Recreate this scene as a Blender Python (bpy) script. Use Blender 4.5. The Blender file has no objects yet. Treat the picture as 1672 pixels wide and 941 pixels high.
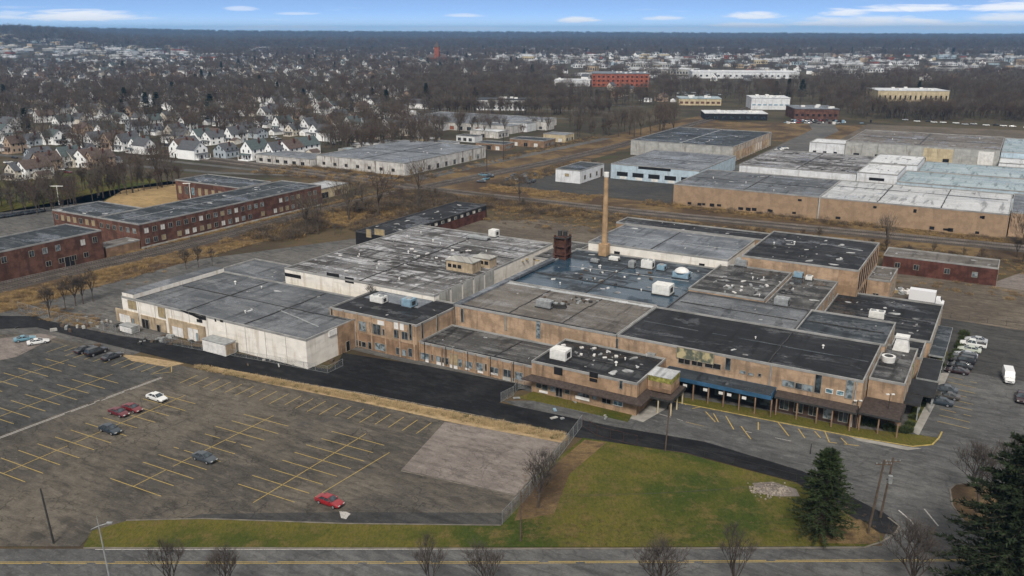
import bpy, bmesh, math, random
from mathutils import Vector, Matrix
R = math.radians
rnd = random.Random(7)
sc = bpy.context.scene
COL = sc.collection

# ------------------------------------------------------------------ measuring
# survey helpers: camera station 68 m up, used to turn sightings into plan coordinates
W_, H_, F_, PITCH, CH, TH = 1672.0, 941.0, 1393.3, R(16.8), 68.0, R(30.5)
SP, CP, ST, CT = math.sin(PITCH), math.cos(PITCH), math.sin(TH), math.cos(TH)

def ray(px, py):
    dx = (px - W_/2)/F_; dy = (py - H_/2)/F_
    return dx, CP - SP*dy, -(SP + CP*dy)

def G(px, py, z=0.0):
    dx, f, d = ray(px, py); t = (CH - z)/(-d)
    return dx*t, f*t

def toUV(x, y): return x*CT - y*ST, x*ST + y*CT
def fromUV(u, v): return u*CT + v*ST, -u*ST + v*CT
def UVp(px, py, z=0.0): return toUV(*G(px, py, z))

def onV(px, py, v):            # sighting on the wall plane v -> (u, z)
    dx, f, d = ray(px, py); a = dx*ST + f*CT
    t = v/a; return toUV(dx*t, f*t)[0], CH + d*t

def onU(px, py, u):
    dx, f, d = ray(px, py); a = dx*CT - f*ST
    t = u/a; return toUV(dx*t, f*t)[1], CH + d*t

def proj(x, y, z):
    fx = y; zz = z - CH
    depth = fx*CP - zz*SP; up = fx*SP + zz*CP
    return W_/2 + F_*x/depth, H_/2 - F_*up/depth

# ------------------------------------------------------------------ materials
class NT:
    def __init__(s, name):
        s.m = bpy.data.materials.new(name); s.m.use_nodes = True
        s.t = s.m.node_tree; s.p = s.t.nodes['Principled BSDF']
        s.co = None
    def put(s, inp, val):
        if isinstance(val, bpy.types.NodeSocket): s.t.links.new(val, inp)
        elif val is not None:
            if hasattr(inp.default_value, '__len__') and len(inp.default_value) == 4 and len(val) == 3: val = (*val, 1)
            inp.default_value = val
    def n(s, typ, ins=None, **props):
        k = s.t.nodes.new(typ)
        for a, b in props.items(): setattr(k, a, b)
        for a, b in (ins or {}).items(): s.put(k.inputs[a], b)
        return k
    def obj(s):
        if s.co is None: s.co = s.n('ShaderNodeTexCoord').outputs['Object']
        return s.co
    def pos(s): return s.n('ShaderNodeNewGeometry').outputs['Position']
    def mp(s, vec, scale=(1,1,1), rot=(0,0,0), loc=(0,0,0)):
        return s.n('ShaderNodeMapping', {'Vector': vec, 'Scale': scale, 'Rotation': rot, 'Location': loc}).outputs[0]
    def noise(s, vec, scale, detail=4, rough=.55, dist=0, col=False):
        k = s.n('ShaderNodeTexNoise', {'Vector': vec, 'Scale': scale, 'Detail': detail, 'Roughness': rough, 'Distortion': dist})
        return k.outputs['Color' if col else 'Fac']
    def ramp(s, fac, a, b, lo=0.0, hi=1.0, smooth=True):
        k = s.n('ShaderNodeMapRange', {'Value': fac, 'From Min': a, 'From Max': b, 'To Min': lo, 'To Max': hi})
        if smooth: k.interpolation_type = 'SMOOTHSTEP'
        return k.outputs[0]
    def math(s, op, a, b=0.0, c=0.0):
        return s.n('ShaderNodeMath', {0: a, 1: b, 2: c}, operation=op).outputs[0]
    def mix(s, fac, a, b, blend='MIX'):
        k = s.n('ShaderNodeMix', data_type='RGBA', blend_type=blend)
        s.put(k.inputs[0], fac); s.put(k.inputs[6], a); s.put(k.inputs[7], b)
        return k.outputs[2]
    def bump(s, h, strength=.3, dist=.1):
        s.put(s.p.inputs['Normal'], s.n('ShaderNodeBump', {'Height': h, 'Strength': strength, 'Distance': dist}).outputs[0])
    def out(s, col, rough=.8, spec=.3, metal=0.0):
        s.put(s.p.inputs['Base Color'], col); s.put(s.p.inputs['Roughness'], rough)
        s.p.inputs['Specular IOR Level'].default_value = spec; s.p.inputs['Metallic'].default_value = metal
        return s.m

def sc3(c, k): return tuple(min(1, x*k) for x in c)

def plain(name, c, rough=.7, var=.15, scale=1.0, spec=.3, metal=0.0, vec='o'):
    t = NT(name); v = t.obj() if vec == 'o' else t.pos()
    f = t.noise(v, scale, 5)
    return t.out(t.mix(t.ramp(f, .3, .7), sc3(c, 1-var), sc3(c, 1+var)), rough, spec, metal)

def roof_mat(name, dark, light, pale=(.42,.42,.42), pale_amt=.5, streak=.5, roll=(7, 1.9), rough=(.5, .9), seed=0, ang=0.0, big=.05, wet=None):
    t = NT(name); v = t.mp(t.obj(), loc=(seed*13.7, seed*7.1, 0), rot=(0, 0, ang))
    a = t.noise(v, big, 7, .6, .6)
    base = t.mix(t.ramp(a, .42, .58), dark, light)
    br = t.n('ShaderNodeTexBrick', {'Vector': v, 'Color1': (.42,.42,.42,1), 'Color2': (.58,.58,.58,1), 'Mortar': (.22,.22,.22,1), 'Scale': 1.0, 'Mortar Size': .035, 'Brick Width': roll[0], 'Row Height': roll[1], 'Bias': 0.0})
    base = t.mix(.32, base, br.outputs['Color'], 'OVERLAY')
    s1 = t.noise(t.mp(v, (.045, .5, 1)), 1.0, 6, .62, .5)
    s2 = t.noise(v, .22, 6, .7)
    st = t.math('MULTIPLY', t.ramp(s1, .46, .60), t.ramp(s2, .40, .55))
    base = t.mix(t.math('MULTIPLY', st, streak), base, pale)
    d1 = t.noise(t.mp(v, (.5, .06, 1), loc=(31, 5, 0)), 1.0, 5, .6, .4)
    base = t.mix(t.ramp(d1, .53, .66, 0, .75), base, sc3(dark, .4))
    fl = t.noise(v, .75, 3, .5)
    base = t.mix(t.ramp(fl, .665, .70, 0, pale_amt), base, sc3(pale, 1.2))
    g = t.noise(t.mp(v, (1, 2.2, 1)), 2.4, 6, .75, .6)
    base = t.mix(t.ramp(g, .44, .60, 0, .5), base, sc3(dark, .55)); base = t.mix(t.ramp(g, .34, .44, .28, 0), base, sc3(light, 1.35))
    if wet:
        w = t.ramp(t.noise(v, .07, 4), .44, .56)
        base = t.mix(t.math('MULTIPLY', w, .7), base, wet)  # reflected sky tint mixed into the base colour of the wet areas
        r_ = t.ramp(w, 0, 1, rough[1], .22)
    else:
        wm = t.math('MULTIPLY', t.ramp(t.noise(t.mp(v, (.5, 1, 1), loc=(17, 9, 0)), .13, 5, .6, .5), .50, .60), t.ramp(t.noise(v, .9, 3), .35, .55, .4, 1.0))
        r_ = t.ramp(wm, 0, 1, rough[1], .24)
    t.bump(t.noise(v, 1.2, 5), .25, .12)
    return t.out(base, r_, .26 if not wet else .45)

def wall_mat(name, c, grime=.32, var=.16, stain=(.08,.06,.045), amt=.45, brick=True, seed=0):
    t = NT(name); o = t.obj()
    geo = t.n('ShaderNodeSeparateXYZ', {0: o})
    xy = t.math('ADD', geo.outputs[0], geo.outputs[1])
    v = t.n('ShaderNodeCombineXYZ', {0: xy, 1: geo.outputs[2], 2: 0.0}).outputs[0]
    v = t.mp(v, loc=(seed*3.3, 0, 0))
    n1 = t.noise(v, .35, 6, .6)
    col = t.mix(t.ramp(n1, .40, .60), sc3(c, 1-var*1.4), sc3(c, 1+var))
    gr = t.noise(t.mp(v, (.25, 1.4, 1), loc=(9, 4, 0)), .7, 4, .6)
    col = t.mix(t.ramp(gr, .52, .64, 0, grime), col, sc3(c, .6))
    if brick:
        br = t.n('ShaderNodeTexBrick', {'Vector': v, 'Color1': (.4,.4,.4,1), 'Color2': (.6,.6,.6,1), 'Mortar': (.62,.6,.58,1), 'Scale': 1.0, 'Mortar Size': .012, 'Brick Width': .42, 'Row Height': .14})
        col = t.mix(.35, col, br.outputs['Color'], 'OVERLAY')
    s = t.noise(t.mp(v, (.9, .09, 1)), 1.0, 5, .65, .3)
    s = t.math('MULTIPLY', t.ramp(s, .48, .64), t.ramp(t.noise(v, .12, 3), .38, .55))
    col = t.mix(t.math('MULTIPLY', s, amt), col, stain)
    p = t.noise(v, .5, 3, .5)
    col = t.mix(t.ramp(p, .68, .71, 0, .35), col, sc3(c, 1.35))
    t.bump(t.noise(v, 6, 3), .15, .03)
    return t.out(col, .85, .25)

def asphalt_mat(name, c, warm=None, crack=.7, patch=.25, cell=.09, rough=.85):
    t = NT(name); v = t.mp(t.pos(), rot=(0, 0, TH))
    n1 = t.noise(v, .035, 7, .62, .3); n2 = t.noise(v, .6, 6, .65)
    st = t.noise(t.mp(v, (.12, .6, 1)), .8, 5, .65, .6)
    col = t.mix(t.ramp(n1, .42, .58), c, warm or sc3(c, 1.3))
    col = t.mix(t.ramp(st, .52, .66, 0, .55), col, sc3(c, .5))
    col = t.mix(t.ramp(st, .36, .46, .4, 0), col, sc3(warm or c, 1.35))
    col = t.mix(t.ramp(n2, .3, .7, 0, .45), col, sc3(c, .62))
    br = t.n('ShaderNodeTexBrick', {'Vector': t.n('ShaderNodeVectorMath', {0: v, 1: t.n('ShaderNodeVectorMath', {0: t.noise(v, .12, 3, col=True), 'Scale': 3.0}, operation='SCALE').outputs[0]}, operation='ADD').outputs[0], 'Color1': (.38,.38,.38,1), 'Color2': (.64,.64,.64,1), 'Mortar': (.3,.3,.3,1), 'Mortar Size': .06, 'Scale': 1.0, 'Brick Width': 11.0, 'Row Height': 5.0})
    col = t.mix(patch, col, br.outputs['Color'], 'OVERLAY')
    wv = t.n('ShaderNodeVectorMath', {0: v, 1: t.n('ShaderNodeVectorMath', {0: t.noise(v, .5, 4, col=True), 'Scale': 2.2}, operation='SCALE').outputs[0]}, operation='ADD').outputs[0]
    vo = t.n('ShaderNodeTexVoronoi', {'Vector': wv, 'Scale': cell}, feature='DISTANCE_TO_EDGE').outputs['Distance']
    cr = t.math('MULTIPLY', t.ramp(vo, .004, .012, crack*.75, 0), t.ramp(t.noise(v, .05, 3), .46, .58))
    vo2 = t.n('ShaderNodeTexVoronoi', {'Vector': wv, 'Scale': cell*4.2}, feature='DISTANCE_TO_EDGE').outputs['Distance']
    cr2 = t.math('MULTIPLY', t.ramp(vo2, .01, .035, crack*.7, 0), t.ramp(t.noise(v, .09, 3), .46, .58))
    col = t.mix(t.math('MAXIMUM', cr, cr2), col, sc3(c, .3))
    dg = t.noise(t.mp(v, (.35, 1, 1), loc=(7, 2, 0)), .9, 5, .65, .4)
    col = t.mix(t.ramp(dg, .53, .62, 0, .5), col, sc3(c, .45)); col = t.mix(t.ramp(dg, .36, .45, .35, 0), col, sc3(warm or c, 1.3))
    fg = t.noise(v, 3.2, 5, .75)
    col = t.mix(t.ramp(fg, .5, .66, 0, .4), col, sc3(c, .5)); col = t.mix(t.ramp(fg, .34, .44, .3, 0), col, sc3(warm or c, 1.5))
    sp = t.noise(v, .9, 2)
    col = t.mix(t.ramp(sp, .70, .73, 0, .25), col, sc3(c, 2.0))
    t.bump(n2, .3, .08)
    return t.out(col, rough, .14)

def soil_mat(name, cols, s1=.05, s2=.5, rough=.95):
    t = NT(name); v = t.pos()
    a = t.noise(v, s1, 7, .6, .5); b = t.noise(t.mp(v, (1, 1.8, 1), rot=(0, 0, .6)), s2, 6, .7); g = t.noise(v, 4, 3, .7)
    col = t.mix(t.ramp(a, .4, .6), cols[0], cols[1])
    col = t.mix(t.ramp(b, .45, .65, 0, .8), col, cols[2])
    col = t.mix(t.ramp(g, .35, .7, 0, .5), col, sc3(cols[0], .55))
    t.bump(b, .6, .3)
    return t.out(col, rough, .15)

M = {}
def mk():
    M['lot'] = asphalt_mat('cracked lot asphalt', (.072,.065,.056), (.125,.108,.086), .9, .36)
    M['lot_grey'] = asphalt_mat('grey lot asphalt', (.056,.056,.055), (.090,.087,.081), .8, .34)
    M['lot_dark'] = asphalt_mat('dark lot asphalt', (.045,.045,.045), (.065,.062,.057), .5, .2)
    M['drive'] = asphalt_mat('fresh black asphalt', (.010,.0105,.012), (.026,.0265,.028), .5, .3, .05, .85)
    M['road'] = asphalt_mat('road asphalt', (.084,.084,.083), (.122,.119,.114), .55, .22, .05)
    M['yard'] = asphalt_mat('yard asphalt', (.085,.083,.08), (.13,.122,.112), .5, .3, .05)
    M['brownlot'] = asphalt_mat('brown dirty asphalt', (.095,.078,.060), (.14,.115,.088), .5, .3, .06)
    M['pad'] = asphalt_mat('weathered concrete pad', (.17,.145,.13), (.215,.185,.165), .7, .2, .1)
    M['walk'] = plain('concrete walk', (.26,.245,.22), .9, .2, .5, vec='w')
    M['kerb'] = plain('kerb concrete', (.135,.12,.10), .9, .3, .6, vec='w')
    M['ykerb'] = plain('yellow painted kerb', (.32,.24,.07), .8, .3, 1.5, vec='w')
    M['ground'] = soil_mat('winter scrub ground', [(.055,.040,.027), (.11,.078,.043), (.060,.056,.026)], .02, .2)
    M['town'] = soil_mat('far wooded ground', [(.042,.033,.024), (.088,.068,.042), (.045,.052,.022)], .02, .06)
    M['brush'] = soil_mat('dry brush soil', [(.070,.046,.028), (.185,.125,.058), (.060,.041,.026)], .045, .25)
    M['straw'] = soil_mat('dry straw verge', [(.40,.29,.165), (.31,.22,.13), (.15,.125,.055)], .1, .7)
    M['sand'] = soil_mat('bare sandy yard', [(.36,.25,.12), (.27,.185,.09), (.16,.12,.06)], .06, .3)
    M['ballast'] = soil_mat('track ballast', [(.055,.046,.040), (.075,.062,.053), (.10,.085,.072)], .08, .9)
    t = NT('winter lawn'); v = t.pos()
    a = t.noise(v, .055, 6, .6, .6); b = t.noise(v, .3, 6, .7); g = t.noise(t.mp(v, (1, .4, 1)), 3.5, 4, .75)
    col = t.mix(t.ramp(a, .36, .60), (.042,.060,.011), (.115,.100,.022))
    col = t.mix(t.ramp(b, .48, .68, 0, .8), col, (.150,.105,.042))
    col = t.mix(t.ramp(g, .3, .75, 0, .6), col, (.020,.032,.007))
    lf = t.noise(v, 1.7, 6, .8, .5)
    col = t.mix(t.ramp(lf, .52, .68, 0, .55), col, (.125,.095,.04)); col = t.mix(t.ramp(lf, .32, .44, .5, 0), col, (.022,.034,.008))
    t.bump(g, .8, .15); M['lawn'] = t.out(col, .95, .1)
    def paint(name, c, base):
        t = NT(name); v = t.pos(); w = t.ramp(t.noise(v, 5.0, 3, .6), .30, .52, .25, .8)
        return t.out(t.mix(w, base, c), .8, .25)
    M['yline'] = paint('worn yellow paint', (.44,.31,.085), (.13,.105,.06))
    M['wline'] = paint('worn white paint', (.45,.43,.40), (.12,.11,.10))
    # roofs
    M['r_grey'] = roof_mat('grey membrane roof', (.072,.078,.086), (.122,.130,.140), (.25,.25,.255), .35, .35, seed=1)
    M['r_stain'] = roof_mat('stained silver roof', (.05,.046,.043), (.15,.145,.143), (.46,.46,.475), .6, .95, (9, 2.2), seed=2)
    M['r_black'] = roof_mat('black tar roof', (.013,.014,.016), (.023,.024,.027), (.07,.07,.075), .15, .3, seed=3)
    M['r_black2'] = roof_mat('black patched roof', (.012,.013,.015), (.022,.023,.026), (.16,.16,.165), .25, .3, seed=4)
    M['r_brown'] = roof_mat('gravel roof', (.105,.092,.08), (.155,.14,.125), (.25,.235,.22), .35, .5, (8, 2.1), seed=5)
    M['r_blue'] = roof_mat('sky-tinted wet roof', (.016,.021,.027), (.042,.056,.072), (.16,.19,.22), .4, .6, seed=6, wet=(.024,.058,.092))  # blue sky reflection on the wet roof is painted as base colour
    M['r_rough'] = roof_mat('torn dark roof', (.030,.030,.031), (.066,.064,.062), (.22,.215,.21), .5, .55, seed=7, big=.09)
    M['r_lgrey'] = roof_mat('pale blue grey roof', (.105,.115,.13), (.165,.18,.20), (.30,.31,.33), .4, .5, seed=8)
    M['r_metal'] = roof_mat('silver metal roof', (.34,.35,.355), (.47,.475,.48), (.6,.6,.6), .3, .6, (30, 3.0), seed=9)
    M['r_teal'] = roof_mat('pale teal metal roof', (.22,.28,.31), (.32,.385,.41), (.46,.50,.52), .3, .6, (40, 4.0), seed=10)
    M['r_white'] = roof_mat('white coated roof', (.48,.49,.50), (.60,.61,.62), (.7,.7,.7), .3, .3, seed=11)
    M['r_slate'] = roof_mat('slate coloured roof', (.022,.028,.034), (.038,.046,.054), (.20,.21,.215), .35, .25, seed=12)
    M['patch'] = plain('loose pale membrane', (.30,.30,.30), .7, .6, .3)
    M['copper'] = plain('dark awning shingle', (.050,.037,.032), .85, .3, 2)
    M['bluemetal'] = plain('blue fascia metal', (.030,.085,.155), .5, .3, .4)
    M['darkfascia'] = plain('dark canopy membrane', (.020,.021,.023), .8, .3, .5)
    # walls
    M['tan'] = wall_mat('tan brick', (.345,.240,.158), seed=1)
    M['tan_clean'] = wall_mat('plain tan block wall', (.295,.205,.133), .12, .08, amt=.15, seed=15)
    M['tan2'] = wall_mat('weathered tan brick', (.30,.20,.125), amt=.7, seed=2)
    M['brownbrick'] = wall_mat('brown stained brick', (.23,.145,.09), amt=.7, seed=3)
    M['red'] = wall_mat('red brick', (.115,.056,.040), var=.25, stain=(.04,.025,.02), amt=.6, seed=4)
    M['red2'] = wall_mat('bright red brick', (.27,.082,.045), var=.2, stain=(.08,.04,.03), seed=5)
    M['dkred'] = wall_mat('dark maroon brick', (.088,.035,.026), var=.25, stain=(.02,.012,.01), seed=6)
    M['white'] = wall_mat('white painted block', (.70,.66,.595), var=.05, stain=(.33,.26,.18), amt=.4, brick=False, seed=7)
    M['white2'] = wall_mat('cool white panel wall', (.62,.63,.64), var=.06, stain=(.30,.28,.26), amt=.45, brick=False, seed=8)
    M['dirtywhite'] = wall_mat('dirty white wall', (.50,.48,.45), var=.12, stain=(.13,.10,.08), amt=.8, brick=False, seed=9)
    M['beige'] = wall_mat('beige render', (.40,.315,.215), var=.15, stain=(.15,.10,.06), amt=.7, brick=False, seed=10)
    M['greywall'] = wall_mat('pale grey wall', (.36,.355,.33), var=.1, stain=(.16,.14,.12), amt=.6, brick=False, seed=11)
    M['bluewall'] = wall_mat('pale blue panel wall', (.40,.49,.55), var=.08, stain=(.22,.24,.26), amt=.5, brick=False, seed=12)
    M['cream'] = wall_mat('cream wall', (.47,.39,.25), var=.1, stain=(.2,.15,.1), amt=.5, brick=False, seed=13)
    M['blackwall'] = plain('black cladding', (.012,.012,.013), .7, .3)
    M['siding'] = plain('white siding', (.82,.82,.81), .7, .06, .4)
    M['siding2'] = plain('cream siding', (.58,.53,.45), .7, .08, .4)
    M['siding3'] = plain('grey blue siding', (.36,.40,.43), .7, .08, .4)
    M['siding4'] = plain('tan siding', (.38,.28,.20), .7, .1, .4)
    M['shingle'] = plain('grey shingle', (.075,.078,.085), .9, .25, 1.5)
    M['shingle2'] = plain('brown shingle', (.085,.062,.052), .9, .25, 1.5)
    M['shingle3'] = plain('green grey shingle', (.07,.088,.088), .9, .25, 1.5)
    t = NT('dark window glass'); M['glass'] = t.out(t.mix(t.ramp(t.noise(t.obj(), .6, 2), .4, .6), (.012,.016,.02), (.05,.065,.075)), .12, .6)
    t = NT('pale reflecting glass'); M['glass2'] = t.out(t.mix(t.ramp(t.noise(t.obj(), .9, 2), .4, .6), (.07,.09,.10), (.24,.28,.30)), .15, .6)
    M['shadebrick'] = plain('brown brick with painted arcade shade', (.045,.028,.021), .85, .4, .6)  # brown brick darkened to carry the arcade shade in its colour
    M['dark'] = plain('dark opening', (.010,.010,.011), .9, .2)
    M['boarded'] = plain('boarded panel', (.30,.235,.13), .9, .2, 1)
    M['whitepanel'] = plain('white panel', (.62,.60,.57), .7, .15, .8)
    M['frame'] = plain('window frame', (.24,.215,.18), .6, .2)
    M['coping'] = plain('metal coping', (.25,.245,.235), .5, .25, .3)
    M['dkcoping'] = plain('dark coping', (.06,.06,.062), .6, .25, .3)
    M['mwhite'] = plain('white painted metal', (.62,.61,.58), .5, .12, 1.2)
    M['mgrey'] = plain('galvanised metal', (.30,.31,.31), .45, .25, 1.2, .5, .3)
    M['mblue'] = plain('blue grey metal', (.20,.30,.37), .5, .2, 1)
    M['mdark'] = plain('dark metal', (.035,.034,.033), .6, .3)
    M['rust'] = plain('rusted steel', (.062,.027,.019), .9, .5, .9)
    M['wood'] = plain('weathered pole timber', (.085,.062,.045), .9, .25, 2)
    M['brass'] = plain('tan chimney brick', (.34,.225,.125), .85, .25, .5)
    M['graff'] = plain('yellow green painted band', (.21,.20,.05), .8, .5, 1.2)
    t = NT('faded mural panel'); o = t.obj()
    M['mural'] = t.out(t.mix(t.ramp(t.noise(o, .35, 4), .45, .55), (.09,.10,.075), (.40,.34,.19)), .8, .3)
    t = NT('blue painted window'); M['bluepaint'] = t.out(t.mix(t.ramp(t.noise(t.obj(), 1.2, 4), .4, .6), (.05,.10,.13), (.20,.32,.36)), .5, .3)
    M['rubber'] = plain('tyre rubber', (.012,.012,.012), .9, .2)
    M['rim'] = plain('wheel rim', (.40,.40,.41), .35, .1, 1, .5, .6)
    M['lamp'] = plain('lamp lens', (.55,.55,.52), .2, .05, 1, .6)
    M['tail'] = plain('tail lamp lens', (.22,.012,.01), .25, .05, 1, .6)
    M['rail'] = plain('worn rail steel', (.22,.19,.165), .5, .3, .2, .5, .4, vec='w')
    M['sleeper'] = plain('timber sleeper', (.055,.045,.037), .95, .3, .6, vec='w')
    M['bark'] = plain('grey bark', (.070,.055,.042), .95, .3, 1.5)
    M['twig'] = plain('bare winter twigs', (.092,.071,.052), .95, .3, .15)
    M['twig2'] = plain('reddish winter twigs', (.082,.057,.042), .95, .3, .15)
    M['twig3'] = plain('grey winter twigs', (.112,.094,.075), .95, .3, .15)
    M['tuft'] = plain('dry straw blades', (.46,.34,.185), .95, .3, .3)
    M['gold_twig'] = plain('golden dry stems', (.30,.20,.085), .95, .3, .3)
    M['straw_twig'] = plain('dry brush stems', (.20,.135,.07), .95, .35, .3)
    M['neartwig'] = plain('dark bare twigs', (.060,.050,.043), .95, .3, .3)
    M['needle'] = plain('pine needles', (.024,.037,.011), .9, .45, .5)
    M['needle2'] = plain('dark spruce needles', (.017,.026,.010), .9, .75, 1.1)
    M['shrub'] = plain('evergreen shrub leaves', (.045,.060,.020), .9, .4, .8)
    M['rubble'] = plain('rubble stone', (.25,.215,.18), .9, .35, 1.0)
def carpaint(name, c):
    t = NT(name); t.p.inputs['Coat Weight'].default_value = .5
    return t.out(c, .35, .5)
mk()

# ------------------------------------------------------------------ mesh builder
class MB:
    def __init__(s): s.v, s.f, s.m = [], [], []
    def add(s, vs, fs, mi=0):
        b = len(s.v); s.v += vs; s.f += [tuple(b+i for i in f) for f in fs]; s.m += [mi]*len(fs)
    def box(s, x0, x1, y0, y1, z0, z1, mi=0, top=None):
        s.add([(x0,y0,z0),(x1,y0,z0),(x1,y1,z0),(x0,y1,z0),(x0,y0,z1),(x1,y0,z1),(x1,y1,z1),(x0,y1,z1)],
              [(0,3,2,1),(0,1,5,4),(1,2,6,5),(2,3,7,6),(3,0,4,7)], mi)
        s.add([(x0,y0,z1),(x1,y0,z1),(x1,y1,z1),(x0,y1,z1)], [(0,1,2,3)], mi if top is None else top)
    def quad(s, a, b, c, d, mi=0): s.add([a, b, c, d], [(0,1,2,3)], mi)
    def prism(s, poly, z0, z1, mi=0, top=None):
        n = len(poly); vs = [(x,y,z0) for x,y in poly] + [(x,y,z1) for x,y in poly]
        s.add(vs, [(i,(i+1)%n,n+(i+1)%n,n+i) for i in range(n)], mi)
        s.add([(x,y,z1) for x,y in poly], [tuple(range(n))], mi if top is None else top)
    def tube(s, p, q, r0, r1, n=6, mi=0, cap=True):
        p, q = Vector(p), Vector(q); d = q - p
        if d.length < 1e-6: return
        a = d.orthogonal().normalized(); b = d.normalized().cross(a); vs = []
        for c, r in ((p, r0), (q, r1)):
            for i in range(n):
                t = 2*math.pi*i/n; vs.append(tuple(c + a*(math.cos(t)*r) + b*(math.sin(t)*r)))
        fs = [(i,(i+1)%n,n+(i+1)%n,n+i) for i in range(n)]
        if cap: fs += [tuple(range(n-1,-1,-1)), tuple(range(n,2*n))]
        s.add(vs, fs, mi)
    def sliver(s, p, q, w, mi=0):
        p, q = Vector(p), Vector(q); a = (q-p).orthogonal().normalized()
        a = Matrix.Rotation(rnd.random()*6.28, 3, (q-p).normalized()) @ a
        s.add([tuple(p-a*w*.5), tuple(p+a*w*.5), tuple(q)], [(0,1,2)], mi)
    def mesh(s, name, mats):
        me = bpy.data.meshes.new(name); me.from_pydata(s.v, [], s.f)
        if not isinstance(mats, (list, tuple)): mats = [mats]
        for m in mats: me.materials.append(M[m] if isinstance(m, str) else m)
        if len(mats) > 1: me.polygons.foreach_set('material_index', s.m)
        me.update(); return me
    def build(s, name, mats, parent=None, loc=None, rz=None):
        o = bpy.data.objects.new(name, s.mesh(name, mats)); COL.objects.link(o)
        if parent: o.parent = parent
        if loc: o.location = loc
        if rz is not None: o.rotation_euler.z = rz
        return o

def tag(o, label, cat, group=None):
    o['label'] = label; o['category'] = cat
    if group: o['group'] = group
    return o
def kind(o, k): o['kind'] = k; return o
def empty(name, x, y, z=0.0, rz=0.0):
    o = bpy.data.objects.new(name, None); COL.objects.link(o); o.empty_display_size = .5
    o.location = (x, y, z); o.rotation_euler.z = rz; return o
def kids(o): return CH_MAP.get(o.name, [])
CH_MAP = {}
def copy_tree(o, parent=None):
    c = o.copy(); COL.objects.link(c)
    if parent: c.parent = parent
    for ch in list(o.children): copy_tree(ch, c)
    return c

def poly_sheet(name, pts, z, mat, px=True):
    me = MB(); P = [G(*p) if px else p for p in pts]
    me.add([(x, y, z) for x, y in P], [tuple(range(len(P)))])
    o = me.build(name, mat); bm = bmesh.new(); bm.from_mesh(o.data)
    bmesh.ops.recalc_face_normals(bm, faces=bm.faces)
    for f in bm.faces:
        if f.normal.z < 0: f.normal_flip()
    bmesh.ops.triangulate(bm, faces=bm.faces); bm.to_mesh(o.data); bm.free()
    return kind(o, 'structure')
def raised(name, pts, z1, mat, px=True, side=None):
    P = [G(*p) if px else p for p in pts]
    a = sum(P[i][0]*P[(i+1)%len(P)][1]-P[(i+1)%len(P)][0]*P[i][1] for i in range(len(P)))
    if a < 0: P.reverse()
    m = MB(); m.prism(P, 0.0, z1, 0)
    o = m.build(name, mat); bm = bmesh.new(); bm.from_mesh(o.data); bmesh.ops.triangulate(bm, faces=[f for f in bm.faces if len(f.verts) > 4]); bm.to_mesh(o.data); bm.free()
    return kind(o, 'structure')
def strip(mb, P, w, z, mi=0, gap=0.0, jit=0.0):        # ribbon along a polyline, optional worn gaps
    for (x0, y0), (x1, y1) in zip(P, P[1:]):
        L = math.hypot(x1-x0, y1-y0)
        if L < 1e-4: continue
        tx, ty = (x1-x0)/L, (y1-y0)/L; nx, ny = -ty*w/2, tx*w/2
        n = max(1, int(L/1.2)) if gap else 1
        for i in range(n):
            if gap and rnd.random() < gap: continue
            a, b = L*i/n, L*(i+1)/n
            j = (rnd.random()-.5)*jit
            xa, ya, xb, yb = x0+tx*a, y0+ty*a, x0+tx*b, y0+ty*b
            k = 1 + (rnd.random()-.5)*jit*3
            mb.quad((xa-nx*k, ya-ny*k, z), (xb-nx*k, yb-ny*k, z), (xb+nx*k, yb+ny*k, z), (xa+nx*k, ya+ny*k, z), mi)
def kerb(name, pts, w=.3, h=.14, mat='kerb', px=True):
    P = [G(*p) if px else p for p in pts]; m = MB()
    for (x0, y0), (x1, y1) in zip(P, P[1:]):
        L = math.hypot(x1-x0, y1-y0); nx, ny = -(y1-y0)/L*w/2, (x1-x0)/L*w/2
        m.prism([(x0-nx,y0-ny),(x1-nx,y1-ny),(x1+nx,y1+ny),(x0+nx,y0+ny)], 0, h)
    return kind(m.build(name, mat), 'structure')
# ------------------------------------------------------------------ terrain
def sst(x, a, b):
    t = max(0.0, min(1.0, (x-a)/(b-a))); return t*t*(3-2*t)
def lerp_tab(tab, x):
    if x <= tab[0][0]: return tab[0][1]
    for (a, fa), (b, fb) in zip(tab, tab[1:]):
        if x <= b: return fa + (fb-fa)*(x-a)/(b-a)
    return tab[-1][1]
FAR = [(-40, 70), (-30, 66), (-26, 62), (-20, 48), (-14, 36), (0, 22), (12, 18), (20, 16), (30, 8), (45, 6)]
NEAR = [(-45, 75), (-30, 60), (-27, 46), (-24.3, 18), (-20, 3), (-12, 0), (45, 0)]
def hz(x, y):
    r = math.hypot(x, y); a = math.degrees(math.atan2(x, y))
    n = math.sin(x*.0011+1.3)*math.sin(y*.0009) + .5*math.sin(x*.0031)*math.sin(y*.0023+2)
    h = lerp_tab(NEAR, a)*sst(r, 2600, 4500) + max(0, lerp_tab(FAR, a)-lerp_tab(NEAR, a))*sst(r, 5600, 8200)
    h *= (1 + .06*n)
    return h*(1 - .5*sst(r, 9500, 20000)) + 3*n*sst(r, 3000, 5000)

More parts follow.
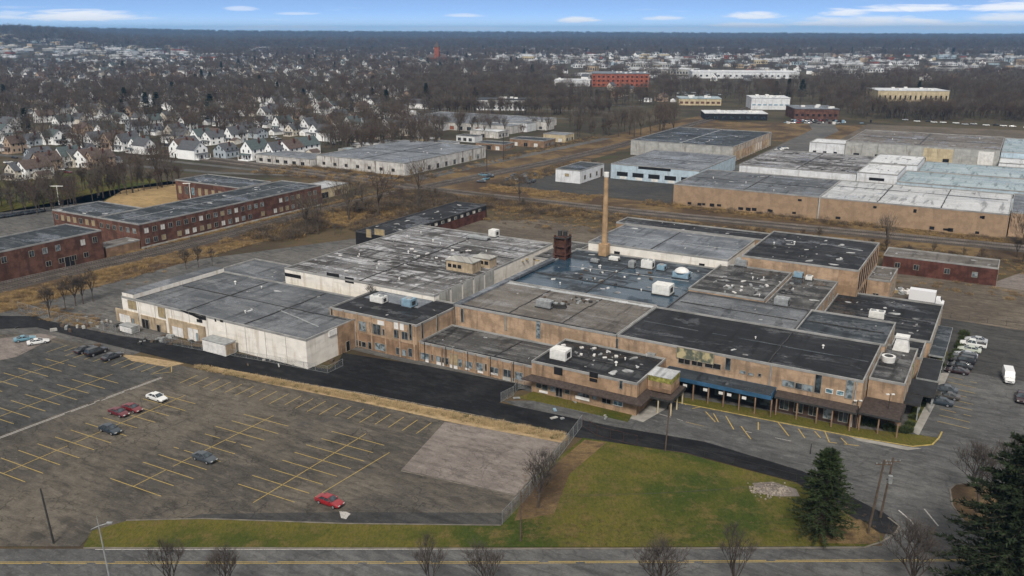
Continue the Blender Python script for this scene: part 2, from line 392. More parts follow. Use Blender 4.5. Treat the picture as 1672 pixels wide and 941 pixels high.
rs = [0, 20, 45, 70, 100, 140, 200, 300, 420, 560, 720, 900, 1100, 1350, 1650, 2000, 2400] + [2700+220*i for i in range(34)] + [10600, 11800, 13500, 16000, 19500]
azs = [-180+10*i for i in range(12)] + [-60+1.5*i for i in range(80)] + [60+10*i for i in range(12)]
m = MB(); n = len(azs); vs = []
for r in rs:
    for a in azs:
        x, y = r*math.sin(R(a)), r*math.cos(R(a)); vs.append((x, y, hz(x, y)))
fs = [(i*n+j, (i+1)*n+j, (i+1)*n+(j+1) % n, i*n+(j+1) % n) for i in range(len(rs)-1) for j in range(n)]
m.add(vs, [f[::-1] if False else (f[0], f[3], f[2], f[1]) for f in fs])
g = m.build('ground', 'ground'); kind(g, 'structure')
g.data.materials.append(M['town'])
far_i = [1 if p.center.length > 460 else 0 for p in g.data.polygons]
g.data.polygons.foreach_set('material_index', far_i)
bm = bmesh.new(); bm.from_mesh(g.data); bmesh.ops.recalc_face_normals(bm, faces=bm.faces)
up = sum(f.normal.z for f in bm.faces)
if up < 0: bmesh.ops.reverse_faces(bm, faces=bm.faces)
bm.to_mesh(g.data); bm.free()
for p in g.data.polygons: p.use_smooth = True

UVS = lambda L: [fromUV(*p) for p in L]
def sheet_uv(name, L, z, mat): return poly_sheet(name, UVS(L), z, mat, px=False)

# ------------------------------------------------------------------ paved ground
sheet_uv('brush_strip', [(-234,60),(-214,60),(-214,215),(-190,262),(-196,304),(-234,304)], .02, 'brush')
sheet_uv('rail_corridor_ground', [(-330,300),(140,300),(140,329),(-180,329),(-200,400),(-206,700),(-232,700),(-246,329),(-330,329)], .025, 'brush')
sheet_uv('rear_yard', [(-214,95),(-160,95),(-160,225),(-186,225),(-214,170)], .04, 'yard')
sheet_uv('rear_dirt_lot', [(-166,200),(-58,206),(-58,268),(-150,276),(-170,262)], .05, 'brownlot')
sheet_uv('complex_ground', [(-160,135),(-4,135),(-4,222),(-60,250),(-160,212)], .045, 'yard')
sheet_uv('side_parking', [(-18,190),(70,190),(70,226),(-18,228)], .06, 'lot_dark')
sheet_uv('side_road', [(-8,112),(70,112),(70,192),(-8,192)], .055, 'road')
sheet_uv('back_lot', [(-40,226),(70,224),(70,262),(-40,264)], .065, 'brownlot')
sheet_uv('pale_ground', [(-2,263),(40,262),(40,285),(6,282)], .05, 'pad')
poly_sheet('entrance_road', [(820,655),(1120,655),(1540,735),(1560,880),(1440,893),(1470,860),(1440,838),(1300,778),(940,700)], .075, 'road')
poly_sheet('parking_lot', [(-420,640),(-60,548),(60,545),(335,606),(640,655),(925,722),(822,846),(560,852),(330,848),(210,862),(150,872),(130,893),(-100,893),(-500,893)], .05, 'lot')
sheet_uv('parking_lot_annex', [(-205,60),(-146.5,66),(-144.8,103.4),(-147,108),(-182,104),(-186,96),(-205,92)], .056, 'lot_grey')
poly_sheet('edge_lane', [(330,840),(560,837),(822,838),(822,860),(560,860),(240,862)], .062, 'lot_dark')
poly_sheet('left_pad', [(-70,566),(0,553),(66,545),(93,550),(28,583),(-70,604)], .065, 'pad')
poly_sheet('concrete_pad', [(726,690),(918,718),(842,809),(655,768)], .07, 'pad')
poly_sheet('fresh_drive', [(-160,545),(-160,515),(60,517),(76,524),(190,548),(330,568),(538,604),(552,592),(560,577),(690,597),(872,633),(838,640),(815,658),(1000,697),(1150,722),(1310,770),(1440,838),(1452,858),(1404,852),(1300,788),(1120,740),(950,716),(925,712),(600,646),(330,600),(60,535)], .085, 'drive')
# front road with shoulder
m = MB(); m.add([(-260,89.2,.06),(260,90.6,.06),(260,103.3,.06),(51,102.2,.06),(0,101.6,.06),(-75,101.5,.06),(-260,101.3,.06)], [(0,1,2,3,4,5,6)])
kind(m.build('front_road', 'road'), 'structure')
m = MB()
strip(m, [(-57,101.35),(0,101.4),(48,101.9)], .16, .075, 1); strip(m, [(-200,90.2),(200,91.4)], .14, .075, 1)
for o in (0, .32): strip(m, [(-200,98.0+o),(0,98.2+o),(62,98.75+o)], .13, .075, 0, .06, .02)
kind(m.build('front_road_markings', ['yline', 'wline']), 'structure')

# verge between lot and drive, lawns, kerbs
raised('straw_verge', [(196,579),(235,583),(300,594),(275,600),(215,590)], .10, 'straw')
raised('straw_verge', [(322,600),(352,600),(600,646),(760,677),(928,712),(918,724),(745,692),(600,660),(440,628)], .11, 'straw')
LAWN = [(150,868),(206,852),(330,849),(560,857),(818,860),(880,775),(952,716),(1120,742),(1300,790),(1400,853),(1436,872),(1442,884),(1424,893),(136,895)]
raised('lawn', LAWN, .12, 'lawn')
raised('bare_bank', [(840,852),(858,800),(955,719),(990,724),(930,775),(905,840)], .135, 'brush')
raised('bare_corner', [(1340,888),(1330,850),(1405,850),(1436,873),(1438,884),(1420,890)], .135, 'brush')
poly_sheet('corner_island', [(1406,838),(1440,836),(1462,852),(1467,862),(1455,874),(1438,871),(1418,858)], .10, 'drive')
kerb('lawn_kerb', [(136,896),(400,896),(836,897),(1200,896.5),(1410,895.5),(1440,886),(1464,870),(1468,860),(1450,846)], .28)
kerb('lot_kerb', [(206,851),(330,848),(560,856),(818,859)], .22, .15)
kerb('drive_kerb', [(322,598.5),(600,644.5),(760,675.5),(930,710.5)], .25)
kerb('pad_kerb', [(918,720),(842,810.5),(655,769.5)], .2, .10)
# building frontage lawn
raised('front_lawn', [(846,650),(872,640),(1010,672),(1034,676),(1025,690),(930,668)], .13, 'lawn')
raised('front_lawn', [(1105,648),(1272,675),(1397,700),(1505,712),(1530,716),(1520,726),(1490,728.5),(1390,712),(1272,689),(1102,656)], .13, 'lawn')
kerb('front_kerb', [(1092,655),(1272,690.5),(1390,713.5),(1490,730),(1522,727),(1533,716),(1538,706)], .25, .14, 'ykerb')
poly_sheet('gravel_strip', [(1385,713),(1480,730),(1505,733),(1482,736),(1400,720)], .08, 'walk')
poly_sheet('entry_walk', [(1034,660),(1095,652),(1088,668),(1050,690),(1028,684)], .09, 'walk')
poly_sheet('side_walk', [(1500,712),(1489,706),(1512,660),(1535,610),(1550,610),(1530,655)], .1, 'walk')
raised('side_planting_bed', [(1478,706),(1489,706),(1512,660),(1535,610),(1548,575),(1537,572),(1510,625),(1490,660)], .13, 'lawn')
# right corner across the entrance
raised('mulch_island', [(1552,800),(1560,793),(1600,790),(1672,800),(1700,850),(1640,880),(1575,850),(1556,825)], .12, 'brush')
kerb('island_kerb', [(1600,789),(1560,792),(1551,800),(1555,826),(1574,852),(1640,882)], .25, .14)
m = MB(); m.add([(63,93,.12),(140,93,.12),(140,104,.12),(66,104,.12)], [(0,1,2,3)])
kind(m.build('roadside_grass', 'lawn'), 'structure')
m = MB(); m.add([(-260,60,.05),(260,60,.05),(260,90.0,.05),(-260,88.6,.05)], [(0,1,2,3)])
kind(m.build('near_verge', 'brush'), 'structure')

# ------------------------------------------------------------------ parking lot markings
m = MB(); Z = .066
def L_(u0, v0, u1, v1, w=.14, mi=0, gap=.02): strip(m, [fromUV(u0, v0), fromUV(u1, v1)], w, Z, mi, gap, .03)
def bay(u, va, vb, hw, step=3.05, drop=.08, spine=True, lean=.0):
    if spine: L_(u+rnd.uniform(-.2, .2), va, u+rnd.uniform(-.2, .2), vb)
    v = va
    while v <= vb+.1:
        if rnd.random() > drop:
            a, b = hw*rnd.uniform(.85, 1.03), hw*rnd.uniform(.85, 1.03)
            L_(u-a, v-.3, u+b, v+.2, gap=rnd.choice((.001, .001, .02, .10)))
        v += step
bay(-169.5, 70, 99.5, 5.3, drop=.02); bay(-154, 72, 99, 5.4, drop=.02); bay(-132.3, 64, 99.5, 5.6, drop=.02)
bay(-110.6, 72, 101.5, 5.9, drop=.04); bay(-91.2, 78, 104.5, 6.3, drop=.03); L_(-84.2, 84, -83.4, 101)
bay(-187, 66, 88, 5.3)
def toprow(ua, va, ub, vb, n, ln):
    for i in range(n):
        t = i/(n-1); u, v = ua+(ub-ua)*t, va+(vb-va)*t
        L_(u, v, u+.25, v-ln*rnd.uniform(.85, 1.05), gap=.04)
toprow(-178, 104.6, -147.5, 108.3, 12, 5.2); toprow(-138.5, 107.6, -84, 113.9, 20, 5.2)
toprow(-80, 114.2, -63, 117.2, 7, 4.8)
L_(-147.5, 108.3, -144.5, 106); L_(-147.2, 103, -144.5, 106)
for d in (0, .45): L_(-145.6+d, 69, -144.0+d, 103, .2, 1, .03)
x_, y_ = G(566, 843); m.add([(x_-.7,y_-.6,Z),(x_+.1,y_-.9,Z),(x_+.25,y_-.1,Z),(x_+.5,y_+.5,Z),(x_-.2,y_+1.1,Z),(x_-1.3,y_+1.2,Z)], [(0,1,2,3,4,5)], 1)
kind(m.build('parking_lot_markings', ['yline', 'wline']), 'structure')
m = MB(); Z = .095
q = [(1120,662,1108,651),(1130,668,1145,665),(1152,673,1168,690),(1210,697,1226,718),(1238,690,1238,703),(1270,690,1288,713),(1300,696,1314,716),(1330,705,1340,716),(1347,706,1354,723),(1373,716,1384,727),(1165,676,1173,690),(1185,680,1198,702)]
def Pl(a, b, c, d, w=.2, mi=0, gap=.05): strip(m, [G(a, b), G(c, d)], w, Z, mi, gap, .03)
for k in q: Pl(*k)
Pl(1354,723,1403,729); Pl(1020,660,1115,688, .14, 1, .15); Pl(1215,705,1305,724,.14,1,.4); Pl(1120,690,1150,697,.1,0,.2)
for p in ((1467,834,1487,851),(1509,832,1532,860),(1487,851,1503,876),(1532,860,1542,870)): Pl(*p, .22, 1, .1)
for k in range(9):
    u = -5.2; v = 161+3.0*k
    strip(m, [fromUV(u, v), fromUV(u+5.2, v-.6)], .13, Z, 0, .12, .03)
    if k > 5: continue
kind(m.build('frontage_markings', ['yline', 'wline']), 'structure')

# rubble heap on the lawn
m = MB()
x0, y0 = G(1258, 803)
poly_sheet('gravel_patch', [(1228,790),(1262,788),(1300,800),(1306,812),(1270,812),(1236,806)], .135, 'pad')
for i in range(260):
    x, y = x0+rnd.uniform(-3, 3), y0+rnd.gauss(0, .9)-rnd.uniform(-.3, .3); s = rnd.uniform(.05, .24)
    a = rnd.random()*3.1; c_, s_ = math.cos(a)*s, math.sin(a)*s
    m.prism([(x+c_,y+s_),(x-s_*.8,y+c_*.8),(x-c_,y-s_),(x+s_*.7,y-c_*.7)], .12, .14+s*rnd.uniform(.4, 1.0))
o = m.build('rubble', 'rubble'); o['kind'] = 'stuff'; tag(o, 'broken pale rubble spread over the lawn beside the pine tree', 'rubble')

# ------------------------------------------------------------------ railway tracks
def arc(P, n=6):                                   # smooth polyline (Catmull-Rom)
    out = []
    for i in range(len(P)-1):
        p0, p1, p2, p3 = P[max(0,i-1)], P[i], P[i+1], P[min(len(P)-1,i+2)]
        for k in range(n):
            t = k/n
            out.append(tuple(.5*((2*b)+(-a+c)*t+(2*a-5*b+4*c-d)*t*t+(-a+3*b-3*c+d)*t**3) for a, b, c, d in zip(p0, p1, p2, p3)))
    return out + [P[-1]]
def offs(P, d):
    out = []
    for i, (x, y) in enumerate(P):
        a, b = P[max(0, i-1)], P[min(len(P)-1, i+1)]
        L = math.hypot(b[0]-a[0], b[1]-a[1]); out.append((x-(b[1]-a[1])/L*d, y+(b[0]-a[0])/L*d))
    return out
def ribbon(mb, P, w, z0, z1, mi=0, shoulder=0.0):
    A, B = offs(P, w/2), offs(P, -w/2); A2, B2 = offs(P, w/2+shoulder), offs(P, -w/2-shoulder)
    n = len(P); vs = [(x,y,z1) for x,y in A]+[(x,y,z1) for x,y in B]+[(x,y,z0) for x,y in A2]+[(x,y,z0) for x,y in B2]
    fs = []
    for i in range(n-1):
        fs += [(n+i,n+i+1,i+1,i),(i,i+1,2*n+i+1,2*n+i),(3*n+i,3*n+i+1,n+i+1,n+i)]
    mb.add(vs, fs, mi)
def track(P, sleep_to=400):
    P = arc([fromUV(*p) for p in P], 10)
    m = MB(); ribbon(m, P, 3.4, .02, .34, 0, .8); kind(m.build('track_bed', 'ballast'), 'structure')
    m = MB()
    for d in (-.75, .75): ribbon(m, offs(P, d), .16, .34, .62)
    kind(m.build('railway_rails', 'rail'), 'structure')
    m = MB()
    for (x0, y0), (x1, y1) in zip(P, P[1:]):
        L = math.hypot(x1-x0, y1-y0); tx, ty = (x1-x0)/L, (y1-y0)/L
        if math.hypot(x0, y0) > sleep_to: continue
        for i in range(int(L/.75)):
            t = i*.75; x, y = x0+tx*t, y0+ty*t; nx, ny = -ty*1.25, tx*1.25
            ax, ay = tx*.12, ty*.12
            m.prism([(x-nx-ax,y-ny-ay),(x-nx+ax,y-ny+ay),(x+nx+ax,y+ny+ay),(x+nx-ax,y+ny-ay)], .30, .46)
    kind(m.build('railway_sleepers', 'sleeper'), 'structure')
track([(-241,40),(-239,124),(-235,181),(-234,250),(-231,300),(-226,345),(-217,420),(-214,500),(-217,674),(-222,900)])
track([(-235.5,40),(-233.5,124),(-230,181),(-229,250),(-226,300),(-221,345),(-212,420),(-209,500),(-212,674),(-216,900)])
track([(-420,326),(-322,319),(-224,309),(-136,309),(-87,312),(7,319),(160,328)])
track([(-420,319),(-322,312.5),(-224,303),(-136,303.5),(-87,306.5),(7,313.5),(160,322)])
# far roads and yards
sheet_uv('cross_street', [(-420,302),(-330,304),(-262,319),(-262,323),(-330,309),(-420,307)], .05, 'yard')
sheet_uv('warehouse_street', [(-380,328),(-318,324),(-250,326),(-246,400),(-236,520),(-230,520),(-238,400),(-241,320),(-320,318),(-380,323)], .045, 'yard')
sheet_uv('across_tracks_yard', [(-205,330),(-120,330),(-120,376),(-166,376),(-184,420),(-205,400)], .06, 'lot_dark')
sheet_uv('far_service_road', [(-124,376),(-110,376),(-112,430),(-110,640),(-130,720),(-150,720),(-128,640),(-126,430)], .055, 'yard')
sheet_uv('brown_field_lot', [(-100,570),(90,580),(90,720),(-100,700)], .06, 'brownlot')
sheet_uv('open_dirt_ground', [(-210,560),(-100,560),(-100,690),(-215,660)], .05, 'brush')
sheet_uv('across_tracks_paving', [(-126,372),(60,372),(60,575),(-126,575)], .04, 'yard')
poly_sheet('mill_forecourt', [(-80,360),(60,336),(170,313),(300,292),(300,300),(200,312),(165,330),(92,352),(88,385),(0,392),(-80,400)], .05, 'yard')
poly_sheet('mill_sand_yard', [(160,336),(200,311),(300,299),(350,316),(250,350)], .06, 'sand')
sheet_uv('field_grass', [(-420,205),(-345,160),(-318,235),(-318,262),(-400,262)], .05, 'lawn')
sheet_uv('near_street', [(-520,266),(-340,288),(-300,303),(-300,307),(-345,293),(-520,272)], .06, 'yard')
# ------------------------------------------------------------------ buildings
class B:
    def __init__(s, name, label, cat, u0, u1, v0, v1, z1, wall, roof, z0=0.0, par=.35, coping='coping', group=None, flecks=6, fmat='patch', thick=.2):
        s.u0, s.u1, s.v0, s.v1, s.z1, s.z0 = u0, u1, v0, v1, z1, z0
        du, dv = u1-u0, v1-v0; s.du, s.dv = du, dv
        x, y = fromUV(u0, v0); s.o = empty(name, x, y, 0, -TH); tag(s.o, label, cat, group)
        m = MB(); t = thick; zp = z1-.06
        m.add([(0,0,z0),(du,0,z0),(du,dv,z0),(0,dv,z0),(0,0,zp),(du,0,zp),(du,dv,zp),(0,dv,zp)], [(0,1,5,4),(1,2,6,5),(2,3,7,6),(3,0,4,7)])
        s.wall = m.build('wall', wall, s.o)
        if coping:
            m = MB(); e = .05
            for a in ((-e, du+e, -e, t), (-e, du+e, dv-t, dv+e), (-e, t, t, dv-t), (du-t, du+e, t, dv-t)):
                m.box(a[0], a[1], a[2], a[3], z1-par-.1, z1)
            m.build('coping', coping, s.o)
        m = MB(); zr = z1-par; s.zr = zr
        n = max(1, int(du/6)); k = max(1, int(dv/6))
        sag = lambda i, j: 0 if i in (0, n) or j in (0, k) else rnd.uniform(-.06, .06)
        hh = [[zr+sag(i, j) for j in range(k+1)] for i in range(n+1)]
        m.add([(t*.5+(du-t)*i/n, t*.5+(dv-t)*j/k, hh[i][j]) for i in range(n+1) for j in range(k+1)],
              [(i*(k+1)+j, (i+1)*(k+1)+j, (i+1)*(k+1)+j+1, i*(k+1)+j+1) for i in range(n) for j in range(k)], 0)
        for _ in range(int(flecks*.7)):                      # torn bits of membrane lying on the roof
            cx, cy = rnd.uniform(.08, .92)*du, rnd.uniform(.08, .92)*dv; L = rnd.choice((.25, .35, .5, .8, 1.3)); w = L*rnd.uniform(.15, .6); a = rnd.choice((0, .2, 1.2, 1.57))+rnd.gauss(0, .2)
            P = []
            for q in range(9):
                th = q/9*6.283; r_ = rnd.uniform(.45, 1.25); px_, py_ = math.cos(th)*L*r_, math.sin(th)*w*r_
                P.append((cx+px_*math.cos(a)-py_*math.sin(a), cy+px_*math.sin(a)+py_*math.cos(a)))
            m.prism(P, zr+.0, zr+.10+rnd.random()*.08, 1)
        s.roof = m.build('roof', [roof, fmat], s.o)
    def at(s, u, v, z): return u-s.u0, v-s.v0, z
    # flat element on a face, given by sighted rectangle centre and size in metres
    def el(s, face, px, py, w, h, mat, name='window', d=.08, frame=None, uvz=None):
        if mat == 'glass' and rnd.random() < .4: mat = 'glass2'
        a, z = uvz or s.sight(face, px, py)
        m = MB(); s.slab(m, face, a-w/2, a+w/2, z-h/2, z+h/2, -.02, d)
        o = m.build(name, mat, s.o)
        if frame:
            m = MB(); f = .09
            for q in ((a-w/2-f, a+w/2+f, z+h/2, z+h/2+f), (a-w/2-f, a+w/2+f, z-h/2-f, z-h/2), (a-w/2-f, a-w/2, z-h/2, z+h/2), (a+w/2, a+w/2+f, z-h/2, z+h/2)):
                s.slab(m, face, *q, -.02, d+.06)
            if w > 1.2: s.slab(m, face, a-.04, a+.04, z-h/2, z+h/2, d, d+.04)
            m.build('frame', frame, o)
        return o
    def sight(s, face, px, py):
        if face == 'F': u, z = onV(px, py, s.v0); return u-s.u0, z
        if face == 'R': v, z = onU(px, py, s.u1); return v-s.v0, z
    def slab(s, m, face, a0, a1, z0, z1, d0, d1):
        if face == 'F': m.box(a0, a1, -d1, -d0, z0, z1)
        elif face == 'R': m.box(s.du+d0, s.du+d1, a0, a1, z0, z1)
        elif face == 'L': m.box(-d1, -d0, a0, a1, z0, z1)
        else: m.box(a0, a1, s.dv+d0, s.dv+d1, z0, z1)
    def part(s, name, mat, x0, x1, y0, y1, z0, z1, parent=None):
        m = MB(); m.box(x0, x1, y0, y1, z0, z1); return m.build(name, mat, parent or s.o)
zc = lambda ox, oy, k=4.397: (lambda x, y: (ox+x/k, oy+y/k))
z4, z5, z6, z7 = zc(180, 420), zc(530, 470), zc(840, 520), zc(1200, 520)

# --- white warehouse at the left end
W1 = B('warehouse', 'low white walled warehouse with wide grey roof and beige loading docks', 'warehouse', -181, -121.2, 121.5, 149.5, 6.7, 'white', 'r_grey', flecks=10)
def fr(b, face, pts, mat, name='window', d=.08, frame=None, zz=None):
    for (x0, y0, x1, y1) in pts:                      # sighted rectangles (corners in the zoomed survey crop)
        a0, za = b.sight(face, *zz(x0, y0)); a1, zb = b.sight(face, *zz(x1, y1))
        zt, zl = b.sight(face, *zz((x0+x1)/2, y0))[1], b.sight(face, *zz((x0+x1)/2, y1))[1]
        b.el(face, 0, 0, max(.3, abs(a1-a0)), max(.3, zt-zl), mat, name, d, frame, uvz=((a0+a1)/2, (zt+zl)/2))
fr(W1, 'F', [(45,385,215,500),(225,435,410,545)], 'beige', 'dock_surround', .25, None, z4)
fr(W1, 'F', [(425,470,695,615)], 'beige', 'dock_surround', .3, None, z4)
fr(W1, 'F', [(75,410,165,495),(455,500,540,580),(565,510,650,600)], 'whitepanel', 'roller_door', .4, 'beige', z4)
fr(W1, 'F', [(238,445,292,515),(345,485,372,535)], 'dark', 'doorway', .42, 'frame', z4)
fr(W1, 'F', [(168,440,185,500),(630,545,648,625)], 'mblue', 'door', .45, 'frame', z4)
fr(W1, 'F', [(130,315,190,370),(345,362,398,430)], 'boarded', 'wall_panel', .1, 'frame', z4)
fr(W1, 'F', [(622,448,662,468),(750,442,762,462),(790,452,812,466)], 'dark', 'vent', .1, None, z4)
m = MB(); aa = [W1.sight('F', *z4(x, 395+(x-500)*.2))[0] for x in (500, 540, 590, 640, 688)]
for i, (h0, h1) in enumerate(((.1, .5), (.5, .75), (.75, 1.25), (1.25, 1.1))):
    m.add([(aa[i],-.05,6.72),(aa[i],-.05,6.72-h0),(aa[i+1],-.05,6.72-h1),(aa[i+1],-.05,6.72)], [(0,1,2,3)])
m.build('torn_fascia', 'dark', W1.o)
m = MB()
for a in range(6, 60, 6): W1.slab(m, 'F', a-.05, a+.05, .1, 6.55, -.01, .06)
m.build('panel_joint', 'greywall', W1.o)['kind'] = 'stuff'
W1.part('side_cladding', 'tan2', W1.du+.0, W1.du+.15, 9.5, 15, 0, 6.5)
fr(W1, 'R', [(1565,520,1625,560)], 'whitepanel', 'wall_panel', .25, None, z4)
W1.el('R', 0, 0, 1.1, 2.2, 'dark', 'door', .2, 'frame', uvz=(12.5, 1.2))
m = MB(); m.box(-.06, 4.2, .3, 27.9, 6.45, 7.5, 0, 1); m.build('raised_strip', ['white', 'r_grey'], W1.o)
b = B('lean_to_extension', 'narrow grey roofed extension behind the white loading dock warehouse', 'building', -183, -158.6, 149.8, 166, 5.6, 'greywall', 'r_grey', flecks=5)
# --- white container shed at the dock
def shed(label, u, v, w, d, h, wall, side, name='storage_shed'):
    x, y = fromUV(u, v); o = empty(name, x, y, 0, -TH); tag(o, label, 'shed')
    m = MB(); m.box(0, w, 0, d, .25, h); m.build('body', wall, o)
    m = MB(); m.box(-.12, w+.12, -.12, d+.12, h, h+.14); m.build('roof', 'mgrey', o)
    m = MB()
    for i in range(3): m.box(w*i/2.3+.1, w*i/2.3+.4, .1, d-.1, 0, .25)
    m.build('skid', 'mdark', o)
    m = MB(); m.box(w, w+.04, .2, d-.2, .4, h-.2); m.build('end_door', side, o)
    m = MB()
    for i in range(3): m.box(.3+i*w/3, w/3*(i+1)-.15, -.04, 0, .45, h-.25)
    m.build('side_panel', 'whitepanel', o); return o
u, v = UVp(343, 570); shed('pale storage container standing against the white warehouse wall', u, 117.5, 7.2, 3.0, 2.9, 'mwhite', 'beige', 'storage_container')
u, v = UVp(200, 541); shed('small low white shed left of the loading docks', u, 116.4, 4.2, 2.2, 1.7, 'mwhite', 'mgrey')
# --- tall white block with stained roof
W2 = B('factory_building', 'tall white walled factory block with a large stained silver roof', 'factory building', -158.4, -111.2, 153.2, 212, 9.4, 'white', 'r_stain', flecks=40)
fr(W2, 'F', [(155,825,270,850),(455,820,545,850),(585,850,650,890)], 'dark', 'scorched_patch', .03, None, zc(430, 260))
m = MB(); P = [(20,36.2),(47.1,36.2),(47.1,40)]
for k in range(5): W2.slab(m, 'R', 2+k*5.0, 6.3+k*5.0, 5.2, 9.2, -.02, .12)
W2.wallp = m.build('metal_panel', 'greywall', W2.o)
W2.part('step_roof', 'r_lgrey', 31.5, 47.0, -6.0, -.05, 0, 8.0)
for x0, x1, y0, y1, h, lb in ((36.5,44.5,20.5,24.5,2.7,'tan rooftop cabin with dark grilles standing behind the metal panels'), (40.5,45.5,27,30.5,2.4,'smaller cream rooftop cabin behind the tan one'),):
    x, y = fromUV(W2.u0+x0, W2.v0+y0); o = empty('rooftop_cabin', x, y, W2.zr, -TH); tag(o, lb, 'rooftop cabin')
    m = MB(); m.box(0, x1-x0, 0, y1-y0, 0, h); m.build('body', 'beige', o)
    m = MB(); m.box(-.2, x1-x0+.2, -.2, y1-y0+.2, h, h+.2); m.build('roof', 'greywall', o)
    for k in range(3): m = MB(); m.box(.5+k*1.5, 1.6+k*1.5, -.05, .02, .9, 1.8); m.build('grille', 'dark', o)
# --- two storey block
T1 = B('office_block', 'two storey tan brick block with a wet black roof beside the white warehouse', 'building', -128.5, -104.2, 137, 154, 8.2, 'tan', 'r_black', flecks=5, group=None)
fr(T1, 'F', [(150,225,218,290),(248,245,298,310),(350,265,405,335),(418,300,440,340),(500,305,542,360),(555,318,598,370)], 'glass', 'window', .06, 'frame', z5)
fr(T1, 'F', [(40,150,62,245),(325,250,345,320),(608,262,628,375)], 'glass', 'tall_window', .06, 'frame', z5)
fr(T1, 'F', [(380,238,435,268),(498,255,570,300)], 'whitepanel', 'blank_panel', .08, None, z5)
fr(T1, 'F', [(230,378,264,418),(270,390,298,425),(315,392,342,440),(365,402,440,448),(515,432,545,478),(558,447,588,487),(603,437,630,493)], 'glass', 'window', .06, 'frame', z5)
fr(T1, 'F', [(450,400,484,482)], 'whitepanel', 'paint_stain', .02, None, z5)
T1.part('base_course', 'brownbrick', 0, T1.du, -.03, 0, 0, 3.6)
m = MB()
for k in range(7): T1.slab(m, 'F', k*3.9, k*3.9+.35, 0, 8.1, -.01, .12)
m.build('pier', 'tan', T1.o)
fr(T1, 'R', [(692,252,706,362),(930,152,946,252),(802,195,812,310)], 'dark', 'tall_window', .06, 'frame', z5)
# --- low one storey wing
T2 = B('office_wing', 'low single storey brick wing with a dark sagging roof along the black drive', 'building', -104.1, -75.4, 137.5, 150.2, 4.4, 'tan2', 'r_rough', flecks=7)
fr(T2, 'F', [(690,470,750,514),(757,480,780,522),(803,492,830,528),(832,500,858,535),(868,505,890,547),(963,515,988,565),(1013,532,1060,574),(1080,540,1138,592),(1153,548,1167,596),(1192,570,1216,610),(1221,577,1247,620),(1286,590,1344,640),(1370,608,1430,660)], 'glass', 'window', .06, 'frame', z5)
fr(T2, 'F', [(905,478,955,553)], 'boarded', 'boarded_window', .06, 'frame', z5)
fr(T2, 'F', [(805,532,858,562),(900,556,955,580),(1010,578,1040,590),(1100,594,1138,612),(725,515,748,540),(1190,612,1247,624)], 'whitepanel', 'spandrel', .09, None, z5)
fr(T2, 'F', [(1280,642,1366,686)], 'greywall', 'spandrel', .09, None, z5)
m = MB()
for k in range(11): T2.slab(m, 'F', .1+k*2.85, .4+k*2.85, 0, 4.3, -.01, .16)
m.build('pier', 'tan2', T2.o)
m = MB()
for k in range(5): T2.slab(m, 'F', 1.5+k*5.5, 1.62+k*5.5, .3, 4.5, .1, .22)
m.build('downpipe', 'mdark', T2.o)
# --- middle tan hall with gravel roof
M1 = B('factory_hall', 'tan brick hall with a brown gravel roof standing behind the low wing', 'factory building', -103.4, -64.2, 150.4, 173, 9.2, 'tan', 'r_brown', flecks=8)
fr(M1, 'F', [(980,150,998,245),(1522,238,1548,362)], 'glass', 'tall_window', .05, 'frame', z5)
fr(M1, 'F', [(1292,195,1310,305)], 'frame', 'downpipe', .15, None, z5)
# trench roof, blue roof
b = B('link_building', 'sunken black roof strip between the stained factory block and the gravel roof hall', 'building', -111.0, -103.6, 154.2, 200, 5.2, 'dirtywhite', 'r_black2', flecks=10)
HB = B('factory_hall', 'low hall with a sky-tinted wet roof crowded with white machines', 'factory building', -103.3, -62.2, 173.2, 212, 8.7, 'tan2', 'r_blue', flecks=26)
m = MB(); m.box(-.7, .7, -22.6, 24, 8.75, 9.3); m.build('metal_flashing', 'r_lgrey', HB.o)
b = B('factory_yard_building', 'dirty flat roof annexe in front of the tall chimney', 'building', -111.0, -103.6, 200.2, 222, 8.0, 'dirtywhite', 'r_rough', flecks=16)
# --- pale grey hall with white front wall
KB = B('factory_hall', 'pale blue grey roofed hall with a white front wall behind the sky-tinted wet roof', 'factory building', -100, -60.2, 212.2, 238, 11.2, 'white', 'r_lgrey', flecks=16)
fr(KB, 'F', [(1370,222,1408,255),(1325,245,1360,278),(760,135,800,165)], 'dark', 'opening', .05, None, zc(830, 380))
b = B('factory_hall', 'long black roofed rear hall next to the railway bank', 'factory building', -103, -57.4, 238.2, 247, 11.5, 'tan2', 'r_black', flecks=8)
# --- rough roof
RB = B('factory_hall', 'hall with a torn dark roof between the sky-tinted wet roof and the black tall block', 'factory building', -62, -44.2, 187.4, 213.6, 9.8, 'tan', 'r_rough', flecks=26)
RC = B('factory_hall', 'lower rough roofed hall with a tan side wall before the tall black block', 'factory building', -44, -33, 187.4, 213.8, 9.0, 'tan', 'r_rough', flecks=14)
for k in (2, 9, 16, 21): RC.el('R', 0, 0, 1.2, 2.6, 'glass', 'window', .06, 'frame', uvz=(k, 6.6))
